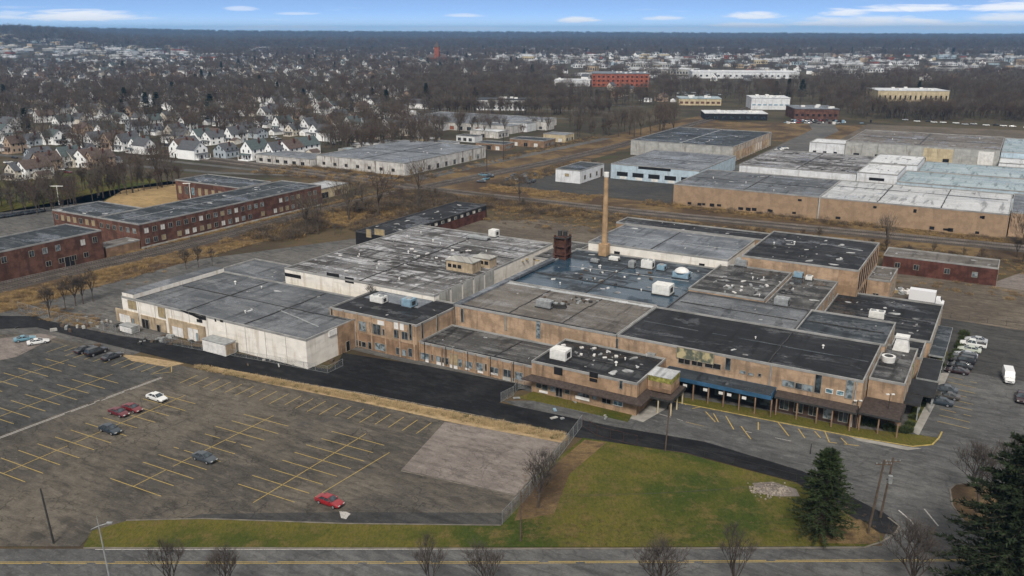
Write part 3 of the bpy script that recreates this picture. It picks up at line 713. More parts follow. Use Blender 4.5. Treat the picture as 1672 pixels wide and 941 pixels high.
# --- tall block J
JB = B('factory_block', 'tall tan brick block with a black roof and dark striped side windows', 'factory building', -57.2, -28.6, 214.1, 246.8, 12.4, 'tan', 'r_black2', flecks=36)
for k in range(9):
    JB.el('R', 0, 0, 1.9, 4.4, 'dark', 'window', .04, None, uvz=(2.3+k*3.5, 9.2)); JB.el('R', 0, 0, 2.1, 4.0, 'dark', 'window', .04, None, uvz=(2.3+k*3.5, 3.6))
m = MB()
for k in range(10): JB.slab(m, 'R', .2+k*3.5, .8+k*3.5, 0, 12.2, -.01, .09)
m.build('pier', 'tan', JB.o)
m = MB(); JB.slab(m, 'F', 24, 28.6, 0, 12.2, 0, .02); JB.slab(m, 'F', 12, 28.6, 5.2, 5.5, 0, .12); m.build('ledge', 'tan2', JB.o)
PB = B('annexe', 'small tan annexe with arched openings leaning on the tall black roofed block', 'building', -28.3, -22.8, 229, 243, 6.8, 'tan', 'r_brown', flecks=6)
for k, h in ((2.5, 2.2), (6.5, 2.4), (10.5, 3.2)): PB.el('R', 0, 0, 1.6, h, 'dark', 'opening', .06, 'frame', uvz=(k, 3.4))
PB.el('F', 0, 0, 1.3, 1.6, 'dark', 'opening', .06, 'frame', uvz=(2.4, 2.2))
# --- big black roof hall
GB = B('factory_hall', 'largest hall with a wide matt black roof and tan front wall above the brown arcade', 'factory building', -64, -17.2, 150.6, 172, 9.2, 'tan', 'r_black', flecks=5)
GB2 = B('factory_hall', 'hall with a plain grey roof directly behind the wide matt black roof', 'factory building', -62, -34, 172.2, 187.2, 9.1, 'tan', 'r_grey', flecks=4, coping='dkcoping')
GB3 = B('factory_hall', 'short hall with a charcoal roof ending in a tan gable beside the patched low roof', 'factory building', -33.8, -16.6, 172.2, 187.6, 9.1, 'tan', 'r_slate', flecks=3)
for b_, ks in ((GB, (4, 12, 18)), (GB3, (3, 8, 13))):
    for k in ks: b_.el('R', 0, 0, 1.1, 2.4, 'glass', 'window', .06, 'frame', uvz=(k, 7.3))
fr(GB, 'F', [(715,142,742,212)], 'glass', 'tall_window', .06, 'frame', z6)
fr(GB, 'F', [(1520,285,1548,370)], 'glass', 'tall_window', .06, 'frame', z6)
fr(GB, 'F', [(1170,228,1430,302)], 'mural', 'mural_panel', .2, 'frame', z6)
fr(GB, 'F', [(1180,290,1260,325),(1275,305,1350,340),(1370,322,1480,358)], 'dark', 'opening', .06, 'frame', z6)
fr(GB, 'F', [(958,245,1015,275)], 'mgrey', 'vent_box', .7, None, z6)
fr(GB, 'F', [(38,377,75,395),(97,394,130,408),(170,397,186,417)], 'glass', 'window', .06, 'frame', z7)
fr(GB, 'F', [(342,448,425,490),(437,466,480,507),(485,478,558,520)], 'glass', 'window', .06, 'frame', z7)
fr(GB, 'F', [(583,404,612,535),(806,442,840,575)], 'glass', 'tall_window', .06, 'frame', z7)
fr(GB, 'F', [(655,508,700,535),(735,522,778,550)], 'bluepaint', 'window', .06, 'mwhite', z7)
m = MB()
for x in (255, 880): a = GB.sight('F', *z7(x, 420))[0]; GB.slab(m, 'F', a-.1, a+.1, 0, 9.0, 0, .2)
m.build('downpipe', 'mgrey', GB.o)
m = MB(); m.box(.2, GB.du-.2, -.06, -.01, .1, 3.2); m.build('arcade_shade_panel', 'shadebrick', GB.o)  # dark panel standing in for the shade under arcade and canopy
# lean black low roof on the right
LB = B('low_hall', 'low hall with a patched black roof and tan side wall facing the parked cars', 'building', -32.8, -9.6, 188, 217, 6.0, 'tan', 'r_black2', flecks=34)
LB2 = B('low_hall', 'narrow low black roofed link beside the gabled charcoal roof hall', 'building', -16.4, -10.4, 177, 187.8, 5.9, 'tan', 'r_black2', flecks=8)
for k in range(8): LB.el('R', 0, 0, 1.1, 1.7, 'glass', 'window', .06, 'frame', uvz=(2+k*3.5, 4.6))
for k in range(3): LB2.el('R', 0, 0, 1.1, 1.7, 'glass', 'window', .06, 'frame', uvz=(2+k*3.4, 4.5))
MBD = B('corner_block', 'small tan corner block with a wet grey roof and a round vent', 'building', -17.0, -11.0, 156.5, 176.8, 7.8, 'tan', 'r_rough', flecks=4)
for k, w in ((2.5, .7), (7, .8), (11, 1.2), (15.5, .8)): MBD.el('R', 0, 0, w, 3.0, 'glass', 'tall_window', .06, 'frame', uvz=(k, 5.3))
MBD.el('R', 0, 0, 1.6, 2.6, 'graff', 'wall_panel', .1, None, uvz=(13.2, 5.6))
# side canopies
def canopy(label, u0, u1, v0, v1, z, roof, fascia, posts, t=.35, slope=0.0, wallmat=None):
    x, y = fromUV(u0, v0); o = empty('canopy', x, y, 0, -TH); tag(o, label, 'canopy'); w, d = u1-u0, v1-v0
    m = MB(); m.add([(0,0,z-slope),(w,0,z-slope),(w,d,z),(0,d,z)], [(0,1,2,3)]); m.build('roof', roof, o)
    m = MB(); e = .03
    m.box(-e, w+e, -e-.05, -e+.02, z-slope-t, z-slope+.02); m.box(w, w+e+.04, 0, d, z-slope-t, z+.03-slope*.0); m.box(-e-.04, -.0, 0, d, z-slope-t, z+.03)
    m.box(0, w, d-.05, d-.002, z-t, z+.02)
    m.build('fascia', fascia, o)
    m = MB(); m.add([(0,.02,z-slope-t),(w,.02,z-slope-t),(w,d-.06,z-slope-t),(0,d-.06,z-slope-t)], [(3,2,1,0)]); m.build('soffit', 'mdark', o)
    for (a, b) in posts:
        m = MB(); m.box(a-.11, a+.11, b-.11, b+.11, 0, z-slope-t); m.build('post', wallmat or 'mgrey', o)
    return o
canopy('small dark canopy nearest the corner block on the parking side', -10.9, -8.3, 159, 163.5, 3.3, 'darkfascia', 'mdark', [(2.4,.3),(2.4,4.2)])
canopy('wide dark canopy with a pale patch beside the corner block', -10.9, -6.4, 164, 171.5, 3.4, 'darkfascia', 'mdark', [(4.2,.3),(4.2,7.2),(4.2,3.6)])
canopy('grey canopy at the side of the narrow low link', -10.3, -6.6, 172.2, 184.5, 3.5, 'darkfascia', 'mgrey', [(3.5,.3),(3.5,6),(3.5,12)])
canopy('long blue grey canopy along the patched low hall', -9.5, -6.6, 187, 208, 3.5, 'r_slate', 'mgrey', [(2.7,.3),(2.7,7),(2.7,14),(2.7,20.6)])
a0 = onV(1266, 640, 148.6)[0]
BR = canopy('long brown shingle arcade roof along the front of the wide black hall', a0, -17.4, 148.5, 150.45, 4.35, 'copper', 'mdark', [(k, .2) for k in (.4, 4.1, 7.6, 10.2, 13.3)], slope=.55, wallmat='brownbrick')
canopy('deep brown corner canopy under the small tan corner block', -17.2, -10.4, 149.6, 156.4, 4.0, 'copper', 'mdark', [(.3,.3),(6.5,.3),(6.5,4),(3.4,.3)], slope=.4, wallmat='brownbrick')
BC = canopy('dark canopy with a bright blue metal edge in front of the wide hall', -52.6, -31.9, 147.0, 150.45, 4.8, 'r_slate', 'bluemetal', [(k*2.95+.2, .25) for k in range(8)], t=.75, slope=.5, wallmat='brownbrick')
for k in (1.2, 4, 8, 11, 12.6, 15.4): m = MB(); m.box(k, k+.8, .2, .25, 2.5, 3.05); m.build('sign_plate', 'whitepanel', BC)
m = MB(); m.box(.3, 20.4, 3.15, 3.3, .2, 3.4); m.build('shopfront', 'dark', BC)
for k in range(7): m = MB(); m.box(.7+k*2.9, 2.7+k*2.9, 3.05, 3.14, .9, 2.5); m.build('window', 'glass', BC)
for k in range(5):
    a = 1.0+k*2.6; GB.el('F', 0, 0, 1.5, 1.9, 'glass', 'shop_window', .12, 'frame', uvz=(a0+64+a+.4, 1.7))
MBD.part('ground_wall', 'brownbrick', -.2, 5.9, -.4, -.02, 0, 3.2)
MBD.el('F', 0, 0, 1.6, 1.6, 'glass', 'shop_window', .5, 'frame', uvz=(1.6, 1.5)); MBD.el('F', 0, 0, 1.6, 1.6, 'graff', 'shop_window', .5, 'frame', uvz=(4.0, 1.5))
# --- front office wing E
E_ = B('front_office', 'front brick office with a black roof, white roof unit and dark awning', 'building', -75.2, -53.2, 135.2, 149.6, 6.6, 'tan2', 'r_black2', flecks=30)
fr(E_, 'F', [(285,352,345,405),(540,388,600,425),(540,432,595,455)], 'dark', 'vent', .08, None, z6)
fr(E_, 'F', [(757,447,775,505)], 'glass', 'tall_window', .06, 'frame', z6)
fr(E_, 'F', [(160,438,192,498),(202,462,240,514),(258,474,292,524),(365,497,395,540),(460,517,488,560),(492,522,535,574),(560,534,590,580)], 'glass', 'window', .06, 'frame', z6)
fr(E_, 'F', [(300,495,343,560),(632,545,692,610)], 'dark', 'doorway', .06, 'frame', z6)
fr(E_, 'F', [(713,577,775,625)], 'bluepaint', 'window', .06, 'mwhite', z6)
fr(E_, 'F', [(180,520,240,534),(440,562,540,584)], 'whitepanel', 'sill', .2, None, z6)
m = MB()
m.add([(-1.6,-1.5,3.05),(23.6,-1.5,3.05),(22,-.02,3.75),(0,-.02,3.75),(-1.6,-1.5,2.85),(23.6,-1.5,2.85),(23.6,5,3.05),(22.02,5,3.75),(23.6,5,2.85),(0,-.02,2.85),(22,-.02,2.85),(22.02,5,2.85)],
      [(0,1,2,3),(4,5,1,0),(1,6,7,2),(5,8,6,1),(4,0,3,9),(9,10,5,4),(10,11,8,5),(6,8,11,7)])
m.build('awning', 'copper', E_.o)
canopy('brown entrance canopy on pale posts beside the front office', -53.0, -47.4, 138.2, 145.2, 3.5, 'copper', 'mdark', [(5.3,.3),(5.3,3.5),(2.8,.3),(5.3,6.5)], slope=.3, wallmat='cream')
x, y = fromUV(-53.1, 140.2)
o = empty('sign_box', x, y, 0, -TH); tag(o, 'raised sign box with a yellow green painted band above the entrance', 'sign box')
m = MB(); m.box(0, 4.6, 0, 4.4, 4.3, 6.5); m.build('body', 'tan2', o)
m = MB(); m.box(-.05, 4.65, -.05, 4.45, 6.5, 6.62); m.build('lid', 'r_metal', o)
m = MB(); m.box(.1, 4.66, -.04, 0, 5.5, 6.45); m.box(4.6, 4.64, .1, 4.3, 5.5, 6.45); m.build('painted_band', 'graff', o)
m = MB(); m.box(0, 4.6, 0, 4.4, 3.55, 4.3); m.build('base', 'brownbrick', o)
# --- black shed and red shed beyond the rear yard
SB = B('shed', 'long black shed with a flat roof beside the rear railway bank', 'shed', -182.6, -169, 209, 268, 5.2, 'blackwall', 'r_black', coping='dkcoping', flecks=26)
SB.part('yard_wall', 'dkred', SB.du+.02, SB.du+.2, 10, 58, .0, 3.2)
for k in range(13): SB.el('R', 0, 0, 1.2, .8, 'whitepanel' if k % 2 else 'glass', 'window', .3, 'frame', uvz=(6+k*4, 3.9))
fr(SB, 'F', [(740,505,775,560),(800,505,870,545)], 'boarded', 'door', .1, 'frame', zc(430, 260))
DR = B('brick_shed', 'low dark red brick shed with a pale dirty roof beside the railway', 'shed', -29, .5, 263.5, 274, 5.3, 'dkred', 'r_brown', flecks=8)
for k in (4, 9, 17, 24): DR.el('F', 0, 0, 1.3, 1.4, 'glass', 'window', .05, 'frame', uvz=(k, 2.6))
DR.el('R', 0, 0, 1.6, 2.2, 'dark', 'doorway', .05, 'frame', uvz=(3, 1.2)); DR.el('R', 0, 0, 1.3, 1.2, 'whitepanel', 'window', .05, 'frame', uvz=(7, 3))

# --- brick mill and neighbours on the left
ML = B('brick_mill', 'long two storey red brick mill range with a black roof along the railway', 'mill', -262, -240.5, 171, 256, 8.2, 'red', 'r_slate', flecks=30)
for k in range(26):
    for z in (2.1, 5.6):
        if rnd.random() < .9: ML.el('R', 0, 0, 1.5, 1.6, rnd.choice(('glass','glass','glass','boarded','whitepanel')), 'window', .06, 'frame', uvz=(2.5+k*3.15, z))
m = MB(); ML.slab(m, 'R', 0, ML.dv, 0, .5, 0, .25); m.build('plinth', 'greywall', ML.o)
MF = B('brick_mill', 'front wing of the red brick mill with pale arched openings facing left', 'mill', -287, -262.2, 171, 189, 8.2, 'red', 'r_slate', flecks=12)
for k in range(7): MF.el('F', 0, 0, 1.6, 1.8, rnd.choice(('glass','boarded')), 'window', .06, 'frame', uvz=(2.2+k*3.4, 5.8))
for k in range(6): MF.el('F', 0, 0, 2.2, 2.6, ('dark','whitepanel','mblue')[k % 3], 'doorway', .06, 'frame', uvz=(2.5+k*3.4, 1.5))
for k in range(6): ML.el('F', 0, 0, 1.5, 1.5, 'glass', 'window', .06, 'frame', uvz=(2+k*3.4, 5.6))
MR = B('brick_mill', 'rear wing of the red brick mill beyond the sandy courtyard', 'mill', -300, -262.2, 233, 250, 8.6, 'red', 'r_slate', flecks=10)
for k in range(9): MR.el('F', 0, 0, 1.6, 3.0, rnd.choice(('glass','bluepaint','boarded')), 'window', .06, 'frame', uvz=(2.5+k*4, 4.6))
b = B('outbuilding', 'small pale roofed outbuilding at the far end of the brick mill', 'building', -262, -249, 262, 282, 4.4, 'cream', 'r_metal', flecks=5)
b.el('R', 0, 0, 4, 2.4, 'dark', 'doorway', .06, 'frame', uvz=(5, 1.3)); b.el('R', 0, 0, 4, 2.4, 'red', 'wall_panel', .06, 'frame', uvz=(13, 1.3))
b = B('brick_wall_building', 'low brown brick yard building between the two red brick mills', 'building', -247, -240.5, 158.5, 170.6, 3.2, 'brownbrick', 'r_brown', flecks=3)
BL = B('brick_factory', 'red brick factory with a black roof at the left edge beside the tracks', 'factory building', -258, -240.2, 96, 157.5, 9.0, 'red', 'r_slate', flecks=10)
for k in range(15):
    if rnd.random() < .8: BL.el('R', 0, 0, 1.4, 1.7, rnd.choice(('glass','whitepanel','glass')), 'window', .06, 'frame', uvz=(3+k*4, 6.4))
    if rnd.random() < .5: BL.el('R', 0, 0, 1.5, 1.4, 'dark', 'window', .06, 'frame', uvz=(3.5+k*4, 2.4))
BL.el('R', 0, 0, 3, 3, 'dark', 'doorway', .1, 'frame', uvz=(50, 1.6))

# --- warehouses across the tracks
R1 = B('warehouse', 'long tan brick warehouse with a dark grey roof across the tracks', 'warehouse', -118, -61.2, 330, 374, 8.4, 'tan_clean', 'r_grey', flecks=26)
R1b = B('warehouse', 'tan brick warehouse with a silver metal roof across the tracks', 'warehouse', -61, 1.2, 330, 374, 8.4, 'tan_clean', 'r_metal', flecks=14, fmat='mdark')
for b_, n_ in ((R1, 12), (R1b, 10)):
    for k in range(n_): b_.el('F', 0, 0, rnd.uniform(.8, 2), rnd.uniform(.7, 1.3), 'dark', 'vent', .06, None, uvz=(rnd.uniform(2, b_.du-2), rnd.choice((1, 1.2, 1.4, 6.5))))
m = MB(); R1b.slab(m, 'F', 0, .5, 0, 8.3, 0, .3); m.build('pier', 'greywall', R1b.o)
b = B('warehouse', 'tan end warehouse with a blue grey roof at the right edge across the tracks', 'warehouse', 1.6, 40, 334, 374, 8.6, 'tan', 'r_lgrey', flecks=5)
R2 = B('warehouse', 'white front warehouse with a dirty pale roof behind the tan warehouse', 'warehouse', -108, -57.6, 388, 448, 9.4, 'white2', 'r_stain', flecks=30, fmat='dark')
for k in range(7): R2.el('F', 0, 0, 2.6, 1.5, 'dark', 'opening', .05, None, uvz=(4+k*7, 5.2))
R3 = B('white_block', 'front bright white box building among the warehouse roofs', 'warehouse', -57.3, -41.4, 388, 418, 10.2, 'white2', 'r_white', flecks=8, fmat='mdark')
R3.el('F', 0, 0, 6, 1.2, 'dark', 'opening', .05, None, uvz=(8, 7.6))
R3b = B('white_block', 'rear bright white box building touching the first white box', 'warehouse', -57.3, -37, 418.3, 450, 10.6, 'white2', 'r_white', flecks=8, fmat='mdark')
b = B('warehouse', 'front pale teal roofed warehouse with stained end doors', 'warehouse', -41, 60, 385, 418, 8.0, 'bluewall', 'r_teal', flecks=8)
for k in range(8): b.el('F', 0, 0, 3, 1.6, rnd.choice(('dark','shrub')), 'opening', .06, None, uvz=(6+k*12, 5.6))
b = B('warehouse', 'rear pale teal roofed warehouse next to the second white box', 'warehouse', -36.6, 70, 418.3, 452, 8.2, 'bluewall', 'r_teal', flecks=10)
R5 = B('warehouse', 'long grey panel warehouse with a brown grey roof in the second row', 'warehouse', -81, -7, 497, 562, 10.2, 'greywall', 'r_brown', flecks=22)
R5.el('F', 0, 0, 14, 8, 'cream', 'wall_panel', .05, None, uvz=(46, 5)); R5.el('F', 0, 0, 7, 8, 'whitepanel', 'wall_panel', .05, None, uvz=(68, 5))
for k in range(5): R5.el('F', 0, 0, 3, 2, 'dark', 'opening', .06, None, uvz=(6+k*11, 3))
b = B('white_block', 'small white cube shaped building left of the grey panel warehouse', 'warehouse', -100, -81.3, 497, 516, 8.6, 'white2', 'r_white', flecks=4)
for k in range(3): b.el('F', 0, 0, 1.8, 1.8, 'dark', 'opening', .06, None, uvz=(3+k*5.5, 3))
b = B('warehouse', 'blue grey roofed warehouse with a low white annexe at the right edge', 'warehouse', -6.6, 60, 502, 570, 9, 'bluewall', 'r_teal', flecks=6)
b = B('white_block', 'low white annexe in front of the right edge warehouse', 'warehouse', -6.6, 14, 482, 501.6, 6, 'white2', 'r_white', flecks=3)
R6 = B('warehouse', 'pale blue fronted warehouse with dark dock openings beside the parking yard', 'warehouse', -166, -122.5, 375, 432, 7.2, 'bluewall', 'r_lgrey', flecks=26)
for k in range(5): R6.el('F', 0, 0, 5.6, 2.0, 'dark', 'dock_opening', .06, None, uvz=(6+k*8, 2.6))
for k in range(4): R6.el('F', 0, 0, 3.4, 1.2, 'whitepanel', 'dock_door', .1, None, uvz=(6.5+k*8, .9))
R6.el('F', 0, 0, 16, 1.2, 'dark', 'torn_fascia', .06, None, uvz=(22, 6.3))
WC = B('white_cube_building', 'small white building with a black roof jutting into the yard across the tracks', 'warehouse', -184.6, -171.8, 353.6, 380, 6.2, 'white2', 'r_slate', flecks=2)
for k in (5, 11, 18): WC.el('R', 0, 0, 1.4, 1.8, 'dark', 'window', .06, 'frame', uvz=(k, 2.4))
WC.el('R', 0, 0, 2.2, 4, 'rust', 'doorway', .06, 'frame', uvz=(23.5, 2.1)); WC.el('F', 0, 0, 2, 1.2, 'boarded', 'window', .06, 'frame', uvz=(6, 3.6))
R7 = B('warehouse', 'slate roofed warehouse with a tan pillared side beyond the blue fronted one', 'warehouse', -190, -131, 456, 536, 8.4, 'greywall', 'r_slate', flecks=34)
m = MB()
for k in range(15): R7.slab(m, 'R', 1+k*5.2, 2+k*5.2, 0, 8.2, 0, .4)
m.build('pier', 'tan', R7.o)
for k in range(14): R7.el('R', 0, 0, 3.2, 4, rnd.choice(('tan','dark','cream','whitepanel')), 'bay_panel', .08, None, uvz=(4.1+k*5.2, 3))
# mid left warehouses
WW = B('warehouse', 'dirty white warehouse with stained walls beyond the track junction', 'warehouse', -312, -255, 330, 404, 6.4, 'dirtywhite', 'r_lgrey', flecks=26)
for k in range(9): WW.el('R', 0, 0, 2.0, 2.2, rnd.choice(('dark','glass','boarded')), 'doorway', .06, 'frame', uvz=(5+k*7.6, 1.6))
for k in range(7): WW.el('F', 0, 0, 1.8, 1.4, 'dark', 'window', .06, 'frame', uvz=(5+k*7.5, 2.4))
b = B('low_shop_building', 'low grey roofed front part of the dirty white warehouse', 'warehouse', -352, -312.3, 326, 344, 4.6, 'dirtywhite', 'r_lgrey', flecks=10)
for k in range(6): b.el('F', 0, 0, 2.4, 1.6, 'dark', 'window', .06, 'frame', uvz=(4+k*6, 1.8))
GW = B('warehouse', 'wide grey roofed warehouse behind trees in the middle distance', 'warehouse', -405, -300, 508, 575, 5.5, 'dirtywhite', 'r_lgrey', flecks=30)
for k in range(14): GW.el('F', 0, 0, 3.4, 2.4, rnd.choice(('dark','glass','red2','whitepanel')), 'doorway', .06, 'frame', uvz=(5+k*7.3, 1.7))
# houses and small shops across the tracks
for i, (px, py, w, d, h, wl, rf, lb) in enumerate(((733,262,22,12,4.5,'cream','shingle3','green roofed cream shop row right of the dirty white warehouse'),(800,245,20,12,4,'brownbrick','r_slate','brown low garage building beside the spur line'),(860,240,24,14,4.5,'brownbrick','r_slate','dark roofed brick garage close to the spur line'),(905,232,16,12,5,'cream','r_lgrey','cream workshop at the end of the garages'),(715,243,18,10,4,'white2','r_lgrey','white bungalow style shop behind the dirty white warehouse'),(790,225,22,14,4.5,'dirtywhite','r_white','pale shop building with white roof facing the middle warehouse'))):
    u, v = UVp(px, py); b = B('workshop', lb, 'workshop', u-w/2, u+w/2, v, v+d, h, wl, rf, flecks=4)
    for k in range(3): b.el('F', 0, 0, 2.6, 2.2, 'dark' if k % 2 else 'whitepanel', 'garage_door', .06, 'frame', uvz=(w*(k+.6)/3.4, 1.3)); b.el('R', 0, 0, 2, 1.6, 'glass', 'window', .06, 'frame', uvz=(d*(k+.6)/3.4, 1.8))
for i, (px, py, w, d, h, wl, rf) in enumerate(((590,247,16,10,4,'dirtywhite','r_white'),(640,243,20,10,4,'white2','r_lgrey'),(690,238,14,9,4.5,'cream','r_white'),(566,254,12,8,3.5,'greywall','r_teal'),(760,232,14,9,4,'white2','r_slate'),(700,212,26,12,5,'white2','r_lgrey'),(760,214,22,12,5,'dirtywhite','r_white'),(830,214,30,14,6,'white2','r_lgrey'),(872,212,20,12,6,'dirtywhite','r_metal'))):
    u, v = UVp(px, py); b = B('small_shop', ('off white', 'white', 'cream', 'grey', 'small white', 'wide white', 'stained', 'long white', 'blotchy')[i] + ' flat shop building ' + ('behind the dirty white warehouse' if i < 5 else 'in front of the middle distance grey warehouse'), 'shop', u-w/2, u+w/2, v, v+d, h, wl, rf, flecks=3)
    for k in range(3): b.el('F', 0, 0, 2.2, 1.8, 'dark' if k % 2 else 'glass', 'shop_window', .06, 'frame', uvz=(w*(k+.6)/3.4, 1.6))
def facing(name, lb, cat, px0, px1, py, d, h, wl, rf, nwin=8, wm='glass', rows=1, wsz=(2, 2), fl=6):
    # a building whose front faces the camera station: own axes
    x0, y0 = G(px0, py); x1, _ = G(px1, py); w = x1-x0
    o = empty(name, x0, y0, 0, R(-6)); tag(o, lb, cat)
    m = MB(); m.add([(0,0,0),(w,0,0),(w,d,0),(0,d,0),(0,0,h),(w,0,h),(w,d,h),(0,d,h)], [(0,1,5,4),(1,2,6,5),(2,3,7,6),(3,0,4,7)]); m.build('wall', wl, o)
    m = MB(); m.box(-.3, w+.3, -.3, d+.3, h, h+.5); r_ = m.build('roof', rf, o)
    for k in range(fl): m = MB(); a, c = rnd.uniform(2, w-5), rnd.uniform(2, d-5); m.box(a, a+3, c, c+2.4, h+.5, h+1.8); m.build('roof_vent', 'mwhite', r_)
    for r in range(rows):
        for k in range(nwin):
            a = w*(k+.5)/nwin; z = h*(r+.55)/(rows+.3); m = MB(); m.box(a-wsz[0]/2, a+wsz[0]/2, -.12, 0, z-wsz[1]/2, z+wsz[1]/2); m.build('window', wm, o)
    for k in range(4):
        c = d*(k+.5)/4; m = MB(); m.box(w, w+.12, c-1, c+1, h*.4, h*.7); m.build('window', wm, o)
    return o
facing('white_building', 'tall plain white building beyond the slate roofed warehouse', 'building', 1226, 1287, 179, 30, 10, 'white2', 'r_white', 7, 'mblue', 1, (3, 1.2))
facing('brick_building', 'low red brick building right of the tall plain white building', 'building', 1296, 1366, 195, 34, 8, 'red', 'r_lgrey', 8, 'dark', 1, (2, 1.8))
facing('flat_shop', 'white flat roofed shop row with a dark front before the tall white building', 'shop', 1150, 1250, 196, 26, 5, 'blackwall', 'r_white', 8, 'glass', 1, (3, 1.6))
facing('brick_block', 'broad red brick four storey block standing above the town trees', 'building', 966, 1058, 142, 60, 16, 'red2', 'r_lgrey', 12, 'dark', 3, (2.4, 2.0))
facing('white_hall', 'white flat hall left of the broad red brick block', 'building', 905, 963, 141, 40, 7, 'white2', 'r_white', 8, 'mgrey', 1, (3, 2))
facing('cream_warehouse', 'long cream warehouse with a white roof behind the dark woods', 'warehouse', 1432, 1543, 167, 40, 11, 'cream', 'r_white', 14, 'dark', 1, (1.6, 4))
facing('school_building', 'white school like building with a dark roof within the woods', 'building', 778, 858, 180, 24, 9, 'white2', 'r_slate', 12, 'glass', 2, (1.6, 1.6))
facing('long_store', 'long white roofed store behind the tall white building', 'shop', 1130, 1300, 128, 60, 9, 'white2', 'r_white', 18, 'dark', 1, (3, 2.4))
facing('grey_store', 'pale store with a green grey roof left of the flat shop row', 'shop', 1108, 1176, 172, 30, 6, 'cream', 'r_teal', 8, 'red', 1, (3, 2))
# church
x, y = G(712, 104); o = empty('brick_church', x, y, 0, R(-10)); tag(o, 'red brick church with a tall square tower in the far town', 'church')
m = MB(); m.box(-22, 22, 0, 30, 0, 12); m.build('wall', 'red2', o)
m = MB(); m.add([(-23,-1,12),(23,-1,12),(23,31,12),(-23,31,12),(-18,15,19),(18,15,19)], [(0,1,5,4),(2,3,4,5),(1,2,5),(3,0,4)]); m.build('roof', 'shingle2', o)
m = MB(); m.box(-2, 8, -6, 4, 0, 34); t_ = m.build('tower', 'red2', o)
m = MB(); m.add([(-2.4,-6.4,34),(8.4,-6.4,34),(8.4,4.4,34),(-2.4,4.4,34),(3,-1,47)], [(0,1,4),(1,2,4),(2,3,4),(3,0,4)]); m.build('spire', 'shingle2', t_)
for k in range(5): m = MB(); m.box(-19+k*7.5, -17+k*7.5, -.2, 0, 3, 9); m.build('window', 'dark', o)

# seams, tar bands and pale flashings laid on the roofs (each belongs to its roof)
def seam(b, x0, y0, x1, y1, w=.22, h=.14, mat='mdark', name='roof_seam'):
    m = MB(); L = math.hypot(x1-x0, y1-y0); n = max(2, int(L/3)); tx, ty = (x1-x0)/L, (y1-y0)/L
    for i in range(n):
        a, c = L*i/n, L*(i+1)/n; d = rnd.gauss(0, .07); k = w*rnd.uniform(.7, 1.5)/2
        m.prism([(x0+tx*a+ty*(k+d), y0+ty*a-tx*(k+d)), (x0+tx*c+ty*(k+d), y0+ty*c-tx*(k+d)), (x0+tx*c-ty*(k-d), y0+ty*c+tx*(k-d)), (x0+tx*a-ty*(k-d), y0+ty*a+tx*(k-d))], b.zr-.05, b.zr+h+.02*(i % 2))
    return m.build(name, mat, b.roof)
seam(W1, 22, 1, 21, 27); seam(W1, 41, 1, 40.5, 27, .3); seam(W1, 5, 14, 58, 14.5, .18); seam(W1, 40, 12, 56, 8, .25, .1, 'mgrey')
seam(W2, .5, 20, 46, 19, .3); seam(W2, 1, 38, 46, 38.5, .35); seam(W2, 24, 1, 23, 57, .25); seam(W2, 8, 46, 44, 45, .3, .12, 'mgrey')
seam(M1, .5, 1.0, 38.6, 1.0, 1.3, .03, 'r_black', 'tar_band'); seam(M1, .6, 21.7, 38.6, 21.7, 1.2, .05, 'r_metal', 'pale_flashing'); seam(M1, 13, 2, 13, 21, .2); seam(M1, 26, 2, 26.4, 21, .2)
seam(T2, .5, .8, 28, .8, .9, .03, 'r_black', 'tar_band'); seam(T2, 18, 1, 18.5, 12, .3)
seam(HB, 1, 12, 40, 11, .3); seam(HB, 20, .6, 19, 38, .22); seam(HB, .5, 1, 40, 1, 1.0, .04, 'r_black', 'tar_band'); seam(HB, 6, 22, 38, 24, .25, .1, 'mgrey')
seam(GB, 1, 11.5, 46, 11.0, .35, .03, 'r_slate'); seam(GB, 30, .6, 30, 20, .18)
seam(GB2, 1, 7, 27, 7, .2); seam(GB3, 1, 8, 16, 8, .25); seam(KB, 1, 12, 39, 12.6, .25, .08, 'mgrey'); seam(KB, 18, 1, 18, 25, .2)
seam(JB, 1, 16, 28, 16, .2); seam(JB, 18, 24, 26, 22, .3, .05, 'mgrey'); seam(RB, 1, 13, 17, 13, .3); seam(LB, 1, 14, 22, 14, .25)
seam(R1, 1, 22, 56, 22, .3); seam(R1, 28, 1, 28, 43, .3); seam(R1b, 20, 1, 20, 43, .3); seam(R1b, 41, 1, 41, 43, .3); seam(R1b, 1, 30, 61, 30, .5, .1)
seam(R2, 1, 22, 49, 22, .5); seam(R2, 25, 1, 25, 59, .4); seam(R5, 36, 1, 36, 64, .5); seam(R5, 1, 30, 73, 30, .5); seam(R6, 1, 28, 42, 28, .4); seam(R7, 28, 1, 28, 79, .5, .12, 'mgrey')
seam(ML, 10, 1, 10, 84, .25, .1, 'mgrey'); seam(WW, 1, 36, 56, 36, .4); seam(WW, 28, 1, 28, 73, .4); seam(E_, 1, 7, 21, 7, .2)
